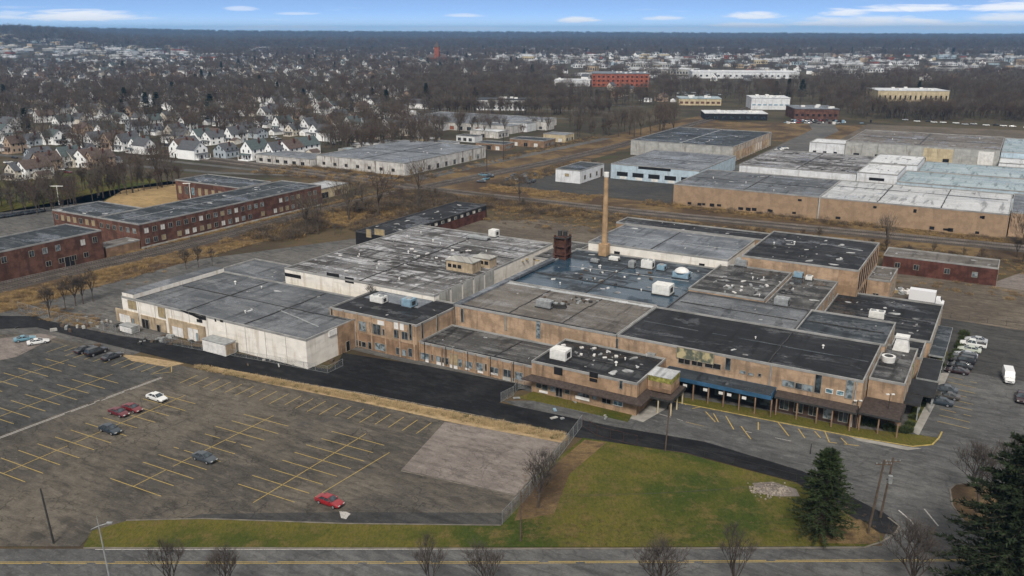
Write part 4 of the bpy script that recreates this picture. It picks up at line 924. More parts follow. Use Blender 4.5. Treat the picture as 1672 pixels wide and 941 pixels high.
# ------------------------------------------------------------------ chimney, stack and rooftop machines
x, y = fromUV(-94.4, 211.2); o = empty('chimney', x, y, 0, -TH); tag(o, 'tall slim tan brick chimney rising from the factory roofs', 'chimney')
m = MB(); m.box(-1.15, 1.15, -1.9, .5, 7, 11.6); m.build('base', 'brass', o)
m = MB()
for k in range(6): m.tube((0,-.7,11.5+k*3.1), (0,-.7,14.6+k*3.1), max(.5, .82-k*.04), .78-k*.04, 16, 0)
m.build('shaft', 'brass', o); m = MB(); m.tube((0,-.7,30.1), (0,-.7,31.4), .68, .7, 16); m.build('cap', 'mwhite', o)
x, y = G(918, 421, 8.5); o = empty('smoke_stack', x, y, 8.35, -TH); tag(o, 'squat rust coloured steel stack frame with black pipes on the roof', 'stack')
for a, b in ((-1.6,-1.4),(1.6,-1.4),(1.6,1.4),(-1.6,1.4)): m = MB(); m.box(a-.25, a+.25, b-.25, b+.25, 0, 6.6); m.build('leg', 'rust', o)
m = MB(); m.box(-1.4, 1.4, -1.25, 1.25, 0, 6.2); m.build('casing', 'rust', o)
for z in (1.2, 3.4, 5.8): m = MB(); m.box(-1.95, 1.95, -1.75, 1.75, z, z+.28); m.build('band', 'mdark' if z > 5 else 'rust', o)
for a in (-.8, .8): m = MB(); m.tube((a,0,6.2), (a,0,7.7), .6, .6, 12); m.build('pipe', 'mdark', o)
def unit(px, py, zr, w, d, h, mat, label, fans=1, name='air_handler', dome=False, rz=0):
    x, y = G(px, py, zr); o = empty(name, x, y, zr, -TH+rz); tag(o, label, 'rooftop unit')
    m = MB(); m.box(-w/2-.15, w/2+.15, -.15, d+.15, 0, .28); m.build('base', 'mdark', o)
    m = MB(); m.box(-w/2, w/2, 0, d, .28, h); c = m.build('cabinet', mat, o)
    m = MB()
    for k in range(3): m.box(-w/2+.15+k*w/3, -w/2+w/3-.1+k*w/3, -.05, 0, .5, h-.25)
    m.build('side_panel', mat, o)
    m = MB(); m.box(w/2, w/2+.06, d*.25, d*.75, h*.3, h*.75); m.build('grille', 'mdark', o)
    for k in range(fans): m = MB(); a = -w/2+w*(k+.5)/fans; m.tube((a, d/2, h), (a, d/2, h+.22), min(w/fans, d)*.36, min(w/fans, d)*.33, 16); m.build('fan', 'mgrey', o)
    if dome:
        m = MB(); r = w*.46
        for i in range(3): m.tube((0,d/2,h+i*.32), (0,d/2,h+(i+1)*.32), r*(1-.12*i*i*.5), r*(1-.12*(i+1)**2*.5), 18)
        m.build('hood', 'mwhite', o)
    return o
zE, zH, zT = E_.zr, HB.zr, T1.zr
unit(910, 590, zE, 3.4, 2.8, 2.2, 'mwhite', 'white boxy roof unit on the front office corner', 0)
unit(1078, 483, zH, 4.2, 3.4, 2.5, 'mwhite', 'large cream cube unit at the front edge of the sky-tinted wet roof', 0)
unit(1110, 456, zH, 4.0, 2.4, 1.7, 'mblue', 'blue metal unit under a round white hood on the sky-tinted wet roof', 0, dome=True)
unit(1055, 440, zH, 3.0, 2.2, 2.3, 'mwhite', 'white twin vent unit near the white back wall', 2)
unit(1078, 443, zH, 2.0, 1.8, 1.5, 'mblue', 'small blue grey unit right of the white twin vent unit', 1)
unit(1030, 439, zH, 1.6, 1.6, 1.9, 'mgrey', 'narrow upright grey unit left of the white twin vent unit', 1)
unit(1001, 427, zH, 2.6, 1.6, 1.1, 'mwhite', 'low white cabinet by the foot of the tall chimney', 0)
unit(970, 430, zH, 2.2, 1.2, 1.0, 'mgrey', 'small scattered grey unit left of the tall chimney foot', 1)
unit(886, 504, M1.zr, 3.6, 2.0, 1.7, 'mgrey', 'grey air handler with bent ducts on the gravel roof', 1)
unit(912, 504, M1.zr, 3.0, 1.4, .9, 'mdark', 'dark collapsed duct unit on the gravel roof', 2, 'duct_unit', rz=.3)
unit(614, 496, zT, 3.6, 2.0, 1.7, 'mwhite', 'white unit on the two storey block roof', 2)
unit(663, 503, zT, 2.6, 2.4, 2.0, 'mblue', 'blue tank like unit on the two storey block roof', 1)
unit(1274, 501, GB2.zr, 3.0, 2.4, 1.8, 'mgrey', 'grey roof unit on the plain grey hall roof', 1)
unit(1430, 522, LB.zr, 3.2, 2.4, 1.7, 'mwhite', 'white roof unit on the patched low hall', 2)
unit(1302, 455, RC.zr, 2.2, 1.8, 1.5, 'mblue', 'pale blue unit tucked under the tall black block wall', 1)
unit(1320, 459, RC.zr, 1.6, 1.4, 1.2, 'mwhite', 'small white unit right of the pale blue unit', 1)
unit(1209, 436, RB.zr, 3.0, 2.4, 1.9, 'mgrey', 'grey unit with white lid on the torn dark roof', 0, dome=False)
unit(803, 388, W2.zr, 2.4, 2.4, 2.2, 'mwhite', 'white cube unit at the far edge of the stained silver roof', 0)
unit(778, 392, W2.zr, 7, 2.2, .9, 'mgrey', 'long low grey duct at the far edge of the stained silver roof', 0, 'duct_unit')
x, y = G(1470, 574, MBD.zr); o = empty('vent_hood', x, y, MBD.zr, -TH); tag(o, 'tall tapered white vent hood on the corner block', 'rooftop unit')
m = MB(); m.add([(-1.5,0,0),(1.5,0,0),(1.5,2.2,0),(-1.5,2.2,0),(-1.0,.3,2.6),(1.0,.3,2.6),(1.0,1.9,2.6),(-1.0,1.9,2.6)], [(0,1,5,4),(1,2,6,5),(2,3,7,6),(3,0,4,7),(4,5,6,7)]); m.build('hood', 'mwhite', o)
m = MB(); m.box(-1.25, 1.25, .1, 2.1, 2.6, 3.0); m.build('lid', 'mwhite', o)
x, y = G(1449, 596, MBD.zr); o = empty('round_fan', x, y, MBD.zr, -TH); tag(o, 'round white exhaust fan with a dark throat on the corner block', 'rooftop unit')
m = MB(); m.box(-1.3, 1.3, -.9, 1.7, 0, .6); m.build('base', 'mdark', o)
m = MB(); m.tube((0,.4,.6), (0,.4,1.7), 1.15, 1.25, 20); m.build('drum', 'mwhite', o)
m = MB(); m.tube((0,.4,1.7), (0,.4,1.74), .8, .8, 20); m.build('throat', 'mdark', o)
# small roof vents in a loop: each its own thing
vm = MB(); vm.tube((0,0,0), (0,0,.7), .18, .18, 8); vm.tube((0,0,.7), (0,0,.95), .36, .22, 10)
vme = vm.mesh('roof_vent', 'mwhite')
def vents(b, n, lb):
    for _ in range(int(n*.6)):
        o = bpy.data.objects.new('roof_vent', vme); COL.objects.link(o); x, y = fromUV(b.u0+rnd.uniform(.1, .9)*b.du, b.v0+rnd.uniform(.1, .9)*b.dv)
        o.location = (x, y, b.zr); s_ = rnd.uniform(.5, 1.0); o.scale = (s_, s_, s_); tag(o, lb, 'roof vent', lb.split(' on ')[1].replace('the ', 'vents on the ', 1))
for b_, n_, lb in ((HB, 12, 'small pale pipe vent on the sky-tinted wet roof'), (W2, 14, 'small pale pipe vent on the stained silver roof'), (GB, 4, 'small pale pipe vent on the wide matt black roof'), (JB, 5, 'small pale pipe vent on the tall black roof'), (E_, 5, 'small pale pipe vent on the front office roof'), (W1, 5, 'small pale pipe vent on the wide grey warehouse roof'), (R1, 6, 'small pale pipe vent on the dark grey roof across the tracks'), (RB, 6, 'small pale pipe vent on the torn dark roof'), (R7, 5, 'small pale pipe vent on the slate warehouse roof'), (R5, 6, 'small pale pipe vent on the brown grey second row roof'), (GW, 5, 'small pale pipe vent on the middle distance grey roof'), (WW, 5, 'small pale pipe vent on the dirty white warehouse roof')):
    vents(b_, n_, lb)
# ------------------------------------------------------------------ vehicles
def loft(mb, rings, mi=0, caps=True):
    n = len(rings[0]); vs = [p for r in rings for p in r]; fs = []
    for i in range(len(rings)-1):
        for j in range(n): fs.append((i*n+j, i*n+(j+1) % n, (i+1)*n+(j+1) % n, (i+1)*n+j))
    if caps: fs += [tuple(range(n-1, -1, -1)), tuple(range((len(rings)-1)*n, len(rings)*n))]
    mb.add(vs, fs, mi)
def ringx(x, w, z0, zm, z1, wt):      # eight point section across the car
    return [(x,-w*.92,z0),(x,w*.92,z0),(x,w,z0+.15),(x,w,zm),(x,wt,z1),(x,-wt,z1),(x,-w,zm),(x,-w,z0+.15)]
def wheel_mesh(r=.32, w=.2):
    m = MB(); m.tube((0,-w/2,0), (0,w/2,0), r, r, 16); t = m.mesh('tyre', 'rubber')
    m = MB(); m.tube((0,-w/2-.012,0), (0,w/2+.012,0), r*.62, r*.62, 12); return t, m.mesh('rim', 'rim')
WT, WR = wheel_mesh(); WT2, WR2 = wheel_mesh(.40, .26)
def add_wheels(o, xs, hw, big=False):
    t, r = (WT2, WR2) if big else (WT, WR); z = .40 if big else .32
    for x in xs:
        for s in (-1, 1):
            w = bpy.data.objects.new('wheel', t); COL.objects.link(w); w.parent = o; w.location = (x, s*hw, z)
            k = bpy.data.objects.new('rim', r); COL.objects.link(k); k.parent = w
SPEC = {  # body stations, belt, roof polygon, roof height
 'sedan': dict(L=4.7, st=[(-2.33,.74,.42,.62,.80,.66),(-2.2,.84,.28,.62,.90,.74),(-1.3,.88,.22,.65,.95,.80),(.75,.88,.22,.65,.93,.80),(1.6,.86,.24,.62,.84,.74),(2.2,.80,.30,.58,.72,.66),(2.34,.68,.40,.54,.64,.56)], base=(-1.65,1.05), roof=(-.95,.22), zr=1.40, ax=(-1.38,1.42)),
 'coupe': dict(L=4.5, st=[(-2.25,.74,.42,.60,.78,.64),(-2.1,.84,.28,.60,.86,.74),(-1.2,.88,.22,.62,.88,.80),(.6,.88,.22,.62,.86,.80),(1.5,.85,.24,.58,.76,.72),(2.15,.78,.30,.52,.64,.62),(2.28,.66,.38,.5,.58,.52)], base=(-1.6,.95), roof=(-.75,.05), zr=1.27, ax=(-1.32,1.36)),
 'suv': dict(L=4.8, st=[(-2.38,.82,.42,.80,1.05,.78),(-2.3,.90,.32,.80,1.10,.84),(-1.3,.94,.28,.80,1.12,.86),(.9,.94,.28,.80,1.10,.86),(1.7,.92,.3,.76,1.02,.80),(2.3,.86,.36,.70,.90,.74),(2.42,.74,.44,.64,.80,.64)], base=(-2.25,1.15), roof=(-2.0,.45), zr=1.74, ax=(-1.4,1.48)),
 'pickup': dict(L=5.4, st=[(-2.7,.84,.45,.80,1.02,.82),(-2.6,.92,.36,.80,1.05,.88),(-1.3,.95,.30,.80,1.08,.88),(1.2,.95,.30,.80,1.08,.88),(2.0,.93,.32,.76,1.0,.82),(2.6,.86,.38,.70,.92,.76),(2.7,.74,.46,.66,.82,.66)], base=(-.6,1.5), roof=(-.35,.85), zr=1.78, ax=(-1.6,1.7)),
}
CAR_ROOT = {}
PAINT = {}
def paint(c):
    if c not in PAINT: PAINT[c] = carpaint('car paint %d' % len(PAINT), c)
    return PAINT[c]
def car(sp, color, x, y, rz, label, group=None, z=0.06, cat='car'):
    S = SPEC[sp]; key = (sp, color)
    if key in CAR_ROOT:
        o = copy_tree(CAR_ROOT[key]); o.location = (x, y, z); o.rotation_euler.z = rz
        tag(o, label, cat, group)
        if group is None and 'group' in o.keys(): del o['group']
        return o
    o = empty({'pickup': 'pickup_truck', 'suv': 'parked_suv'}.get(sp, 'parked_car'), x, y, z, rz); tag(o, label, cat, group); CAR_ROOT[key] = o
    p = paint(color)
    m = MB(); loft(m, [ringx(*s) for s in S['st']]); b = m.build('body', p, o)
    if sp == 'pickup':
        pass
    for q in b.data.polygons: q.use_smooth = False
    bx0, bx1 = S['base']; rx0, rx1 = S['roof']; zb = max(s[4] for s in S['st'])-.02; zr = S['zr']; w0 = .80 if sp in ('sedan','coupe') else .87; w1 = w0-.22
    m = MB(); A = [(bx0,-w0,zb),(bx1,-w0,zb),(bx1,w0,zb),(bx0,w0,zb)]; Bq = [(rx0,-w1,zr-.05),(rx1,-w1,zr-.05),(rx1,w1,zr-.05),(rx0,w1,zr-.05)]
    for i in range(4):
        j = (i+1) % 4; mm = MB(); mm.quad(A[i], A[j], Bq[j], Bq[i]); mm.build(('side_window','windscreen','side_window','rear_window')[i], 'glass', o)
    loft(m, [[(rx0-.06,-w1-.04,zr-.06),(rx1+.05,-w1-.04,zr-.06),(rx1+.05,w1+.04,zr-.06),(rx0-.06,w1+.04,zr-.06)], [(rx0+.06,-w1+.06,zr+.02),(rx1-.08,-w1+.06,zr+.02),(rx1-.08,w1-.06,zr+.02),(rx0+.06,w1-.06,zr+.02)]])
    for s in (-1, 1):                                  # pillars
        for xa, xb in ((bx0, rx0), ((bx0+bx1)/2-.1, (rx0+rx1)/2), (bx1, rx1)):
            m.tube((xa, s*w0, zb), (xb, s*w1, zr-.05), .045, .045, 4)
    m.build('roof', p, o)
    add_wheels(o, S['ax'], .80 if sp in ('sedan','coupe') else .86, sp in ('suv','pickup'))
    fx, rx = S['st'][-1], S['st'][0]
    for s in (-1, 1):
        m = MB(); m.box(fx[0]-.10, fx[0]+.015, s*fx[1]*.72-.17, s*fx[1]*.72+.17, fx[3]-.02, fx[3]+.12); m.build('headlight', 'lamp', o)
        m = MB(); m.box(rx[0]-.015, rx[0]+.10, s*rx[1]*.78-.14, s*rx[1]*.78+.14, rx[3]-.0, rx[3]+.15); m.build('tail_light', 'tail', o)
        m = MB(); m.box(bx1-.45, bx1-.28, s*(w0+.14)-.07, s*(w0+.14)+.07, zb-.02, zb+.12); m.build('mirror', p, o)
    m = MB(); m.box(fx[0]-.02, fx[0]+.03, -fx[1]*.6, fx[1]*.6, fx[2]+.02, fx[2]+.12); m.build('bumper', 'mdark', o)
    if sp == 'pickup':
        m = MB(); m.box(-2.55, -.7, -.75, .75, 1.04, 1.10); m.build('bed', 'mdark', o)
    return o
AU, AV = -TH, math.pi/2-TH               # heading along +u / +v
def carp(sp, col, px, py, rz, lb, group=None, cat='car'):
    x, y = G(px, py, .7); return car(sp, col, x, y, rz, lb, group, .06, cat)
WHT, BLK, SIL, MAR, RED, NAVY, GRY, TEAL = (.62,.62,.60), (.012,.012,.014), (.34,.35,.36), (.10,.008,.014), (.24,.010,.014), (.020,.030,.040), (.045,.055,.065), (.10,.22,.28)
carp('sedan', WHT, 256, 648, AU, 'white sedan parked alone beside a yellow bay line in the big lot')
carp('coupe', MAR, 194, 672, AU, 'dark maroon coupe, lower of the maroon pair in the big lot')
carp('coupe', (.13,.012,.016), 216, 665, AU, 'brighter maroon coupe, upper of the maroon pair in the big lot')
carp('sedan', NAVY, 180, 700, AU, 'dark navy sedan parked below the maroon pair in the big lot')
carp('sedan', GRY, 334, 746, AU, 'slate grey sedan parked alone in the middle of the big lot')
carp('sedan', RED, 538, 817, AU, 'bright red sedan parked near the grass verge of the big lot')
carp('suv', BLK, 157, 574, AV, 'black sport utility car in the middle of the dark row by the fresh drive')
carp('sedan', BLK, 139, 570, AV, 'black sedan at the left end of the dark row by the fresh drive')
carp('sedan', (.02,.022,.026), 183, 581, AV, 'charcoal sedan at the right end of the dark row by the fresh drive')
carp('coupe', TEAL, 40, 552, AV-.5, 'blue car with pale top parked on the pink concrete at the far left')
carp('coupe', WHT, 62, 557, AV-.5, 'white car beside the blue car on the pink concrete')
carp('pickup', WHT, 1589, 562, AU+math.pi, 'white pickup truck at the top of the row by the low hall', cat='pickup truck')
carp('sedan', SIL, 1594, 554.5, AU+math.pi, 'silver sedan at the very top of the row by the low hall')
carp('suv', (.03,.035,.04), 1575, 583.5, AU+math.pi, 'charcoal sport utility car squeezed between the silver sedan and black one')
carp('sedan', (.40,.43,.36), 1583, 570, AU+math.pi, 'pale green sedan between the white pickup and the silver sedan')
carp('sedan', SIL, 1577, 578.5, AU+math.pi, 'silver sedan above the black cars by the low hall')
carp('suv', BLK, 1572, 588.5, AU+math.pi, 'black sport utility car just below the silver sedan')
carp('sedan', BLK, 1568, 596.5, AU+math.pi, 'black sedan in the middle of the black trio by the low hall')
carp('coupe', (.018,.006,.008), 1563, 604.5, AU+math.pi, 'very dark coupe at the bottom of the black trio by the low hall')
carp('sedan', GRY, 1543, 634.5, AU+math.pi, 'grey sedan at the top of the small row beside the path')
carp('coupe', (.05,.045,.04), 1547, 645, AU+math.pi, 'brown grey coupe in the middle of the small row beside the path')
carp('sedan', NAVY, 1535, 655, AU+math.pi, 'dark sedan at the bottom of the small row beside the path')
carp('pickup', (.03,.012,.014), 1668, 648, AV+math.pi, 'dark maroon pickup truck cut off by the right edge', cat='pickup truck')
def van(px, py, rz, lb):
    x, y = G(px, py, 1.0); o = empty('delivery_van', x, y, .06, rz); tag(o, lb, 'van'); p = paint((.66,.66,.65))
    m = MB(); loft(m, [ringx(-2.7,.96,.4,1.7,2.25,.86), ringx(1.05,.96,.35,1.7,2.3,.86), ringx(1.6,.96,.35,1.4,1.55,.84)]); loft(m, [ringx(1.55,.96,.35,1.0,1.25,.86), ringx(2.5,.90,.38,.9,1.05,.8), ringx(2.72,.8,.45,.8,.9,.7)]); m.build('body', p, o)
    m = MB(); m.quad((1.07,-.8,2.2),(1.07,.8,2.2),(1.75,.84,1.28),(1.75,-.84,1.28)); m.build('windscreen', 'glass', o)
    for s in (-1, 1):
        m = MB(); m.box(.55, 1.3, s*.962-.01, s*.962+.01, 1.35, 1.75); m.build('side_window', 'glass', o)
        m = MB(); m.box(2.66, 2.76, s*.6-.15, s*.6+.15, .78, .95); m.build('headlight', 'lamp', o)
    m = MB(); m.box(2.70, 2.75, -.4, .4, .6, .78); m.build('radiator_grille', 'mdark', o)
    add_wheels(o, (-1.6, 1.75), .88, True)
van(1647, 614, AV+math.pi+.12, 'white delivery van driving on the dark lot towards the road')
def boxtruck(px, py, rz, lb):
    x, y = G(px, py); o = empty('box_truck', x, y, .07, rz); tag(o, lb, 'truck'); p = paint((.68,.68,.69))
    m = MB(); m.box(-4.2, 2.0, -1.22, 1.22, .95, 3.7); m.build('cargo_box', p, o)
    m = MB(); loft(m, [ringx(2.15,1.05,.5,1.7,2.3,.95), ringx(3.1,1.05,.45,1.6,2.3,.92), ringx(3.5,1.0,.5,1.1,1.45,.9), ringx(4.1,.95,.55,1.0,1.25,.85)]); m.build('cab', p, o)
    m = MB(); m.quad((3.12,-.88,2.25),(3.12,.88,2.25),(3.56,.88,1.5),(3.56,-.88,1.5)); m.build('windscreen', 'glass', o)
    m = MB(); m.box(-4.2, 3.6, -.5, .5, .5, .94); m.build('chassis', 'mdark', o); add_wheels(o, (-2.6, 3.0), 1.0, True)
boxtruck(1512, 497, AU, 'white box truck parked behind the patched low hall')
# far vehicles: one mesh each, too small to show parts
fm = {}
def farcar(x, y, rz, c, lb, gr):
    if c not in fm:
        m = MB(); S = SPEC['sedan']; loft(m, [ringx(*s) for s in S['st']], 0)
        loft(m, [[(-1.6,-.8,.93),(1.0,-.8,.93),(1.0,.8,.93),(-1.6,.8,.93)], [(-.9,-.6,1.4),(.2,-.6,1.4),(.2,.6,1.4),(-.9,.6,1.4)]], 1)
        for a in (-1.38, 1.42):
            for s in (-.8, .8): m.tube((a,s-.1,.32), (a,s+.1,.32), .32, .32, 8, 2)
        fm[c] = m.mesh('distant_car', [paint(c), 'glass', 'rubber'])
    o = bpy.data.objects.new('parked_car', fm[c]); COL.objects.link(o); o.location = (x, y, .07); o.rotation_euler.z = rz; tag(o, lb, 'car', gr)
for i in range(11):
    x, y = G(6+i*6.0, 356-i*.9); farcar(x, y, AV+rnd.gauss(0, .1), rnd.choice((BLK, BLK, GRY, NAVY)), 'dark car in the row on the mill forecourt', 'dark cars parked on the mill forecourt')
for i in range(16):
    x, y = G(785+rnd.random()*95, 300-rnd.random()*14); farcar(x, y, rnd.random()*3.1, rnd.choice((WHT, SIL, NAVY, TEAL, GRY)), 'car left in the jumbled group at the bend of the yard across the tracks', 'cars jumbled in the yard across the tracks')
for i in range(12):
    u, v = -122+rnd.uniform(0, 3), 470+i*5; x, y = fromUV(u, v); farcar(x, y, AU+rnd.gauss(0, .05), rnd.choice((WHT, WHT, SIL, BLK)), 'car parked along the pillared side of the slate roofed warehouse', 'cars beside the slate roofed warehouse')
for i in range(20):
    x, y = G(1290+rnd.random()*80, 203-rnd.random()*6); farcar(x, y, AU+rnd.gauss(0, .3), rnd.choice((WHT, SIL, BLK, RED, GRY)), 'small car in the lot before the low red brick building', 'cars before the low red brick building')
for i in range(13):
    x, y = G(1480+i*16+rnd.uniform(-5, 5), 198+i*.95+rnd.uniform(-1, 1)); farcar(x, y, AU+rnd.gauss(0, .1), rnd.choice((WHT, WHT, SIL, BLK)), 'car in the row at the wood edge of the brown field lot', 'cars along the wood edge')
for i in range(14):
    x, y = G(1060+rnd.random()*120, 158-rnd.random()*8); farcar(x, y, AU, rnd.choice((WHT, SIL, GRY)), 'small car in the lot by the green grey roofed store', 'cars by the green grey roofed store')

# ------------------------------------------------------------------ poles, fences, walls
def upole(px, py, h, lb, arm=True, r=.15, lean=0.0, lamp=False, mat='wood', ext=()):
    x, y = G(px, py); o = empty('utility_pole', x, y, 0, 0); tag(o, lb, 'utility pole')
    m = MB(); m.tube((0,0,0), (lean,0,h), r, r*.7, 10); m.build('shaft', mat, o)
    if arm:
        m = MB(); m.box(-1.1+lean, 1.1+lean, -.07, .07, h-.75, h-.6); a = m.build('crossarm', mat, o)
        for k in (-1, -.4, .4, 1): m = MB(); m.tube((k+lean,0,h-.6), (k+lean,0,h-.38), .06, .04, 6); m.build('insulator', 'mgrey', a)
    if lamp:
        m = MB(); m.tube((lean,0,h-1.2), (lean-1.6,0,h-.7), .05, .04, 6); m.box(lean-2.2, lean-1.5, -.12, .12, h-.78, h-.64); m.build('lamp_arm', 'mgrey', o)
    return o
upole(88, 888, 8.6, 'dark leaning utility pole on a tiny island at the lot entrance', False, .15, -.5, mat='mdark')
P2 = upole(850, 885, 7.9, 'thin brown utility pole standing on the lawn by the fence end', False, .13)
P3 = upole(1086, 738, 8.6, 'tall slim pole beside the gate in front of the entrance', False, .13, .3)
P4 = upole(1417, 872, 11.6, 'taller utility pole of the pair at the road corner', True, .18, .9)
P5 = upole(1437, 846, 9.8, 'shorter utility pole of the pair at the road corner', True, .17, .7)
upole(1323, 742, 2.0, 'short lamp post behind the pine tree', False, .09, 0, False, 'mdark')
for px, py, h, lb in ((1446, 700, 6.6, 'double headed lamp post at the planted corner'), (1395, 700, 5.4, 'lamp post with twin heads before the corner canopy')):
    x, y = G(px, py); o = empty('lamp_post', x, y, 0, 0); tag(o, lb, 'lamp post'); m = MB(); m.tube((0,0,0), (0,0,h), .08, .06, 8); m.build('shaft', 'mdark', o)
    for s in (-1, 1): m = MB(); m.box(min(s*.2, s*.75), max(s*.2, s*.75), -.14, .14, h-.05, h+.12); m.build('lamp_head', 'mwhite', o)
x, y = G(181, 955); o = empty('street_lamp', x, y, 0, 0); tag(o, 'pale bent street lamp rising from the road edge at the lower left', 'street lamp')
m = MB(); m.tube((0,0,0), (-.35,0,8.6), .12, .08, 8); m.build('shaft', 'mgrey', o)
m = MB(); m.tube((-.35,0,8.6), (-1.4,0,8.1), .06, .05, 6); m.tube((-.35,0,8.6), (.9,0,9.0), .06, .05, 6); m.tube((-.35,0,8.6), (-.45,0,10.0), .05, .03, 6); m.build('arm', 'mgrey', o)
m = MB(); m.box(.7, 1.4, -.15, .15, 8.95, 9.12); m.build('lamp_head', 'mgrey', o)
for px, py, h, lb in ((312, 330, 8, 'white lamp post behind the brick mill'), (97, 335, 8, 'white lamp post at the mill corner'), (795, 283, 14, 'dark post at the spur line crossing'), (822, 262, 15, 'tall dark pole beside the spur line')):
    x, y = G(px, py); o = empty('lamp_post', x, y, 0, 0); tag(o, lb, 'lamp post'); mt = 'mdark' if 'dark' in lb else 'mwhite'
    m = MB(); m.tube((0,0,0), (0,0,h), .2, .14, 8); m.build('shaft', mt, o); m = MB(); m.box(-2.6, 2.6, -.15, .15, h-.4, h-.1); m.build('arm', mt, o)
x, y = G(1433, 862); o = empty('transformer', x+.8, y, 7.2, 0); tag(o, 'grey drum transformer hung beside the shorter corner pole', 'transformer')
m = MB(); m.tube((0,0,0), (0,0,1.1), .32, .32, 12); m.build('drum', 'mgrey', o); m = MB(); m.box(-.55, .1, -.05, .05, .5, .62); m.build('bracket', 'mdark', o)
def wire(a, b, sag, lb):
    P = [tuple(a[i]+(b[i]-a[i])*k/14 - (sag*4*(k/14)*(1-k/14) if i == 2 else 0) for i in range(3)) for k in range(15)]
    m = MB()
    for p, q in zip(P, P[1:]): m.tube(p, q, .018, .018, 3, 0, False)
    o = m.build('overhead_wire', 'mdark'); tag(o, lb, 'overhead wire', 'overhead wires between the poles')
def top(o, dz): return (o.location.x, o.location.y, dz)
wire(top(P2, 7.6), (P4.location.x+.8, P4.location.y, 9.6), 1.2, 'thin dark wire strung from the lawn pole to the corner poles')
wire(top(P2, 7.2), (P5.location.x+.6, P5.location.y, 8.6), 1.5, 'thin dark wire strung from the lawn pole to the corner poles')
wire((P2.location.x-60, 103.2, 8.2), top(P2, 7.6), 1.2, 'thin dark wire running along the grass verge to the lawn pole')

def fence(label, P, h=1.9, step=3.0, mesh=True, pmat='mgrey', px=True, r=.035, name='chain_link_fence', fabric=.32, fw=.022):
    P = [G(*p) if px else p for p in P]; o = empty(name, P[0][0], P[0][1], 0, 0); tag(o, label, 'fence'); ox, oy = P[0]
    rail = MB(); fab = MB()
    for (x0, y0), (x1, y1) in zip(P, P[1:]):
        L = math.hypot(x1-x0, y1-y0); n = max(1, round(L/step)); tx, ty = (x1-x0)/L, (y1-y0)/L
        for i in range(n+1):
            if i == n and (x1, y1) != P[-1]: continue
            q = MB(); q.tube((0,0,0), (0,0,h+.05), r, r, 6); k = q.build('post', pmat, o); k.location = (x0-ox+tx*L*i/n, y0-oy+ty*L*i/n, 0)
        for z in (h, .1): rail.tube((x0-ox,y0-oy,z), (x1-ox,y1-oy,z), r*.7, r*.7, 4)
        if mesh:
            H = h-.1; N = int((L+H)/fabric)
            for s in (1, -1):
                for i in range(N):
                    a = i*fabric-H; b = a+H; za, zb = 0, H
                    if a < 0: za, a = -a, 0
                    if b > L: zb, b = H-(b-L), L
                    if s < 0: a, b = L-a, L-b
                    dz = fw
                    fab.quad((x0-ox+tx*a,y0-oy+ty*a,.1+za), (x0-ox+tx*b,y0-oy+ty*b,.1+zb), (x0-ox+tx*b,y0-oy+ty*b,.1+zb+dz), (x0-ox+tx*a,y0-oy+ty*a,.1+za+dz))
    rail.build('rail', pmat, o)
    if mesh: fab.build('wire_mesh', 'mgrey', o)
    return o
fence('tall silver chain link fence climbing from the lawn edge to the gate', [(820,858),(865,810),(905,758),(950,697)], 2.3, 2.6, fw=.05, fabric=.2)
fence('open rusty pipe gate and fence across the drive beside the entrance road', [(951,696),(975,712),(1040,728)], 1.9, 2.6, mesh=False, pmat='rust', name='gate_fence')
fence('low thin wire fence along the lawn beside the black drive', [(1046,729),(1150,748),(1300,787)], 1.3, 5.0, mesh=False, pmat='mdark', r=.025, name='wire_fence')
fence('chain link fence along the dock edge of the white warehouse', [(205,548),(330,573),(440,592),(535,610),(560,598)], 1.6, 3.0, fabric=.4, fw=.03)
fence('curved silver chain link fence beside the front office', [(818,657),(838,647),(846,636),(872,634)], 2.0, 2.2, fabric=.22, fw=.05)
fence('chain link fence around the yard left of the white warehouse', [(30,505),(80,520),(130,530),(190,545)], 2.0, 4.0, fabric=.4, fw=.03)
fence('dark railing between the dark lot and the brown lot', UVS([(-8,227),(20,226.5),(60,226)]), 1.3, 4.0, mesh=False, pmat='mdark', px=False, name='railing')

# pallets, scrap and tarps round the dock
def scrap(name, px, py, n, spread, mats, lb, hmax=.9, z=.08, k=1.0):
    x0, y0 = G(px, py, z); m = MB()
    for i in range(n):
        x, y = rnd.gauss(0, spread), rnd.gauss(0, spread*.5); a = rnd.random()*3.14; L, w = k*rnd.uniform(.3, 1.5), k*rnd.uniform(.2, .7); h = rnd.uniform(.15, hmax)
        c, s = math.cos(a), math.sin(a)
        m.prism([(x+c*p-s*q, y+s*p+c*q) for p, q in ((-L,-w),(L,-w*.7),(L*.8,w),(-L,w))], 0, h, rnd.randrange(len(mats)))
    o = m.build(name, mats, None, (x0, y0, z)); o['kind'] = 'stuff'; tag(o, lb, 'scrap')
scrap('debris', 150, 532, 26, 5, ['greywall','mgrey','wood','mdark'], 'heap of pale scrap and tarpaulins in the fenced yard left of the white warehouse', .8, .08, .6)
scrap('debris', 260, 556, 22, 4, ['wood','mdark','mgrey'], 'dark scrap lying before the loading docks', .6, .08, .7)
scrap('debris', 470, 592, 14, 4, ['greywall','wood'], 'pale boards along the foot of the plain white wall', .4, .08, .5)
scrap('debris', 1462, 475, 26, 3.2, ['whitepanel','boarded','mgrey'], 'pale rubbish tipped beside the small tan annexe', .9)
scrap('debris', 920, 672, 9, 4.5, ['greywall','mblue','mgrey'], 'loose pale sheets dropped on the office lawn', .25, .14, .5)
scrap('debris', 985, 452, 26, 8, ['mwhite','mgrey','wood','mdark'], 'pipes and torn sheets strewn over the sky-tinted wet roof', .5, HB.zr, .45)
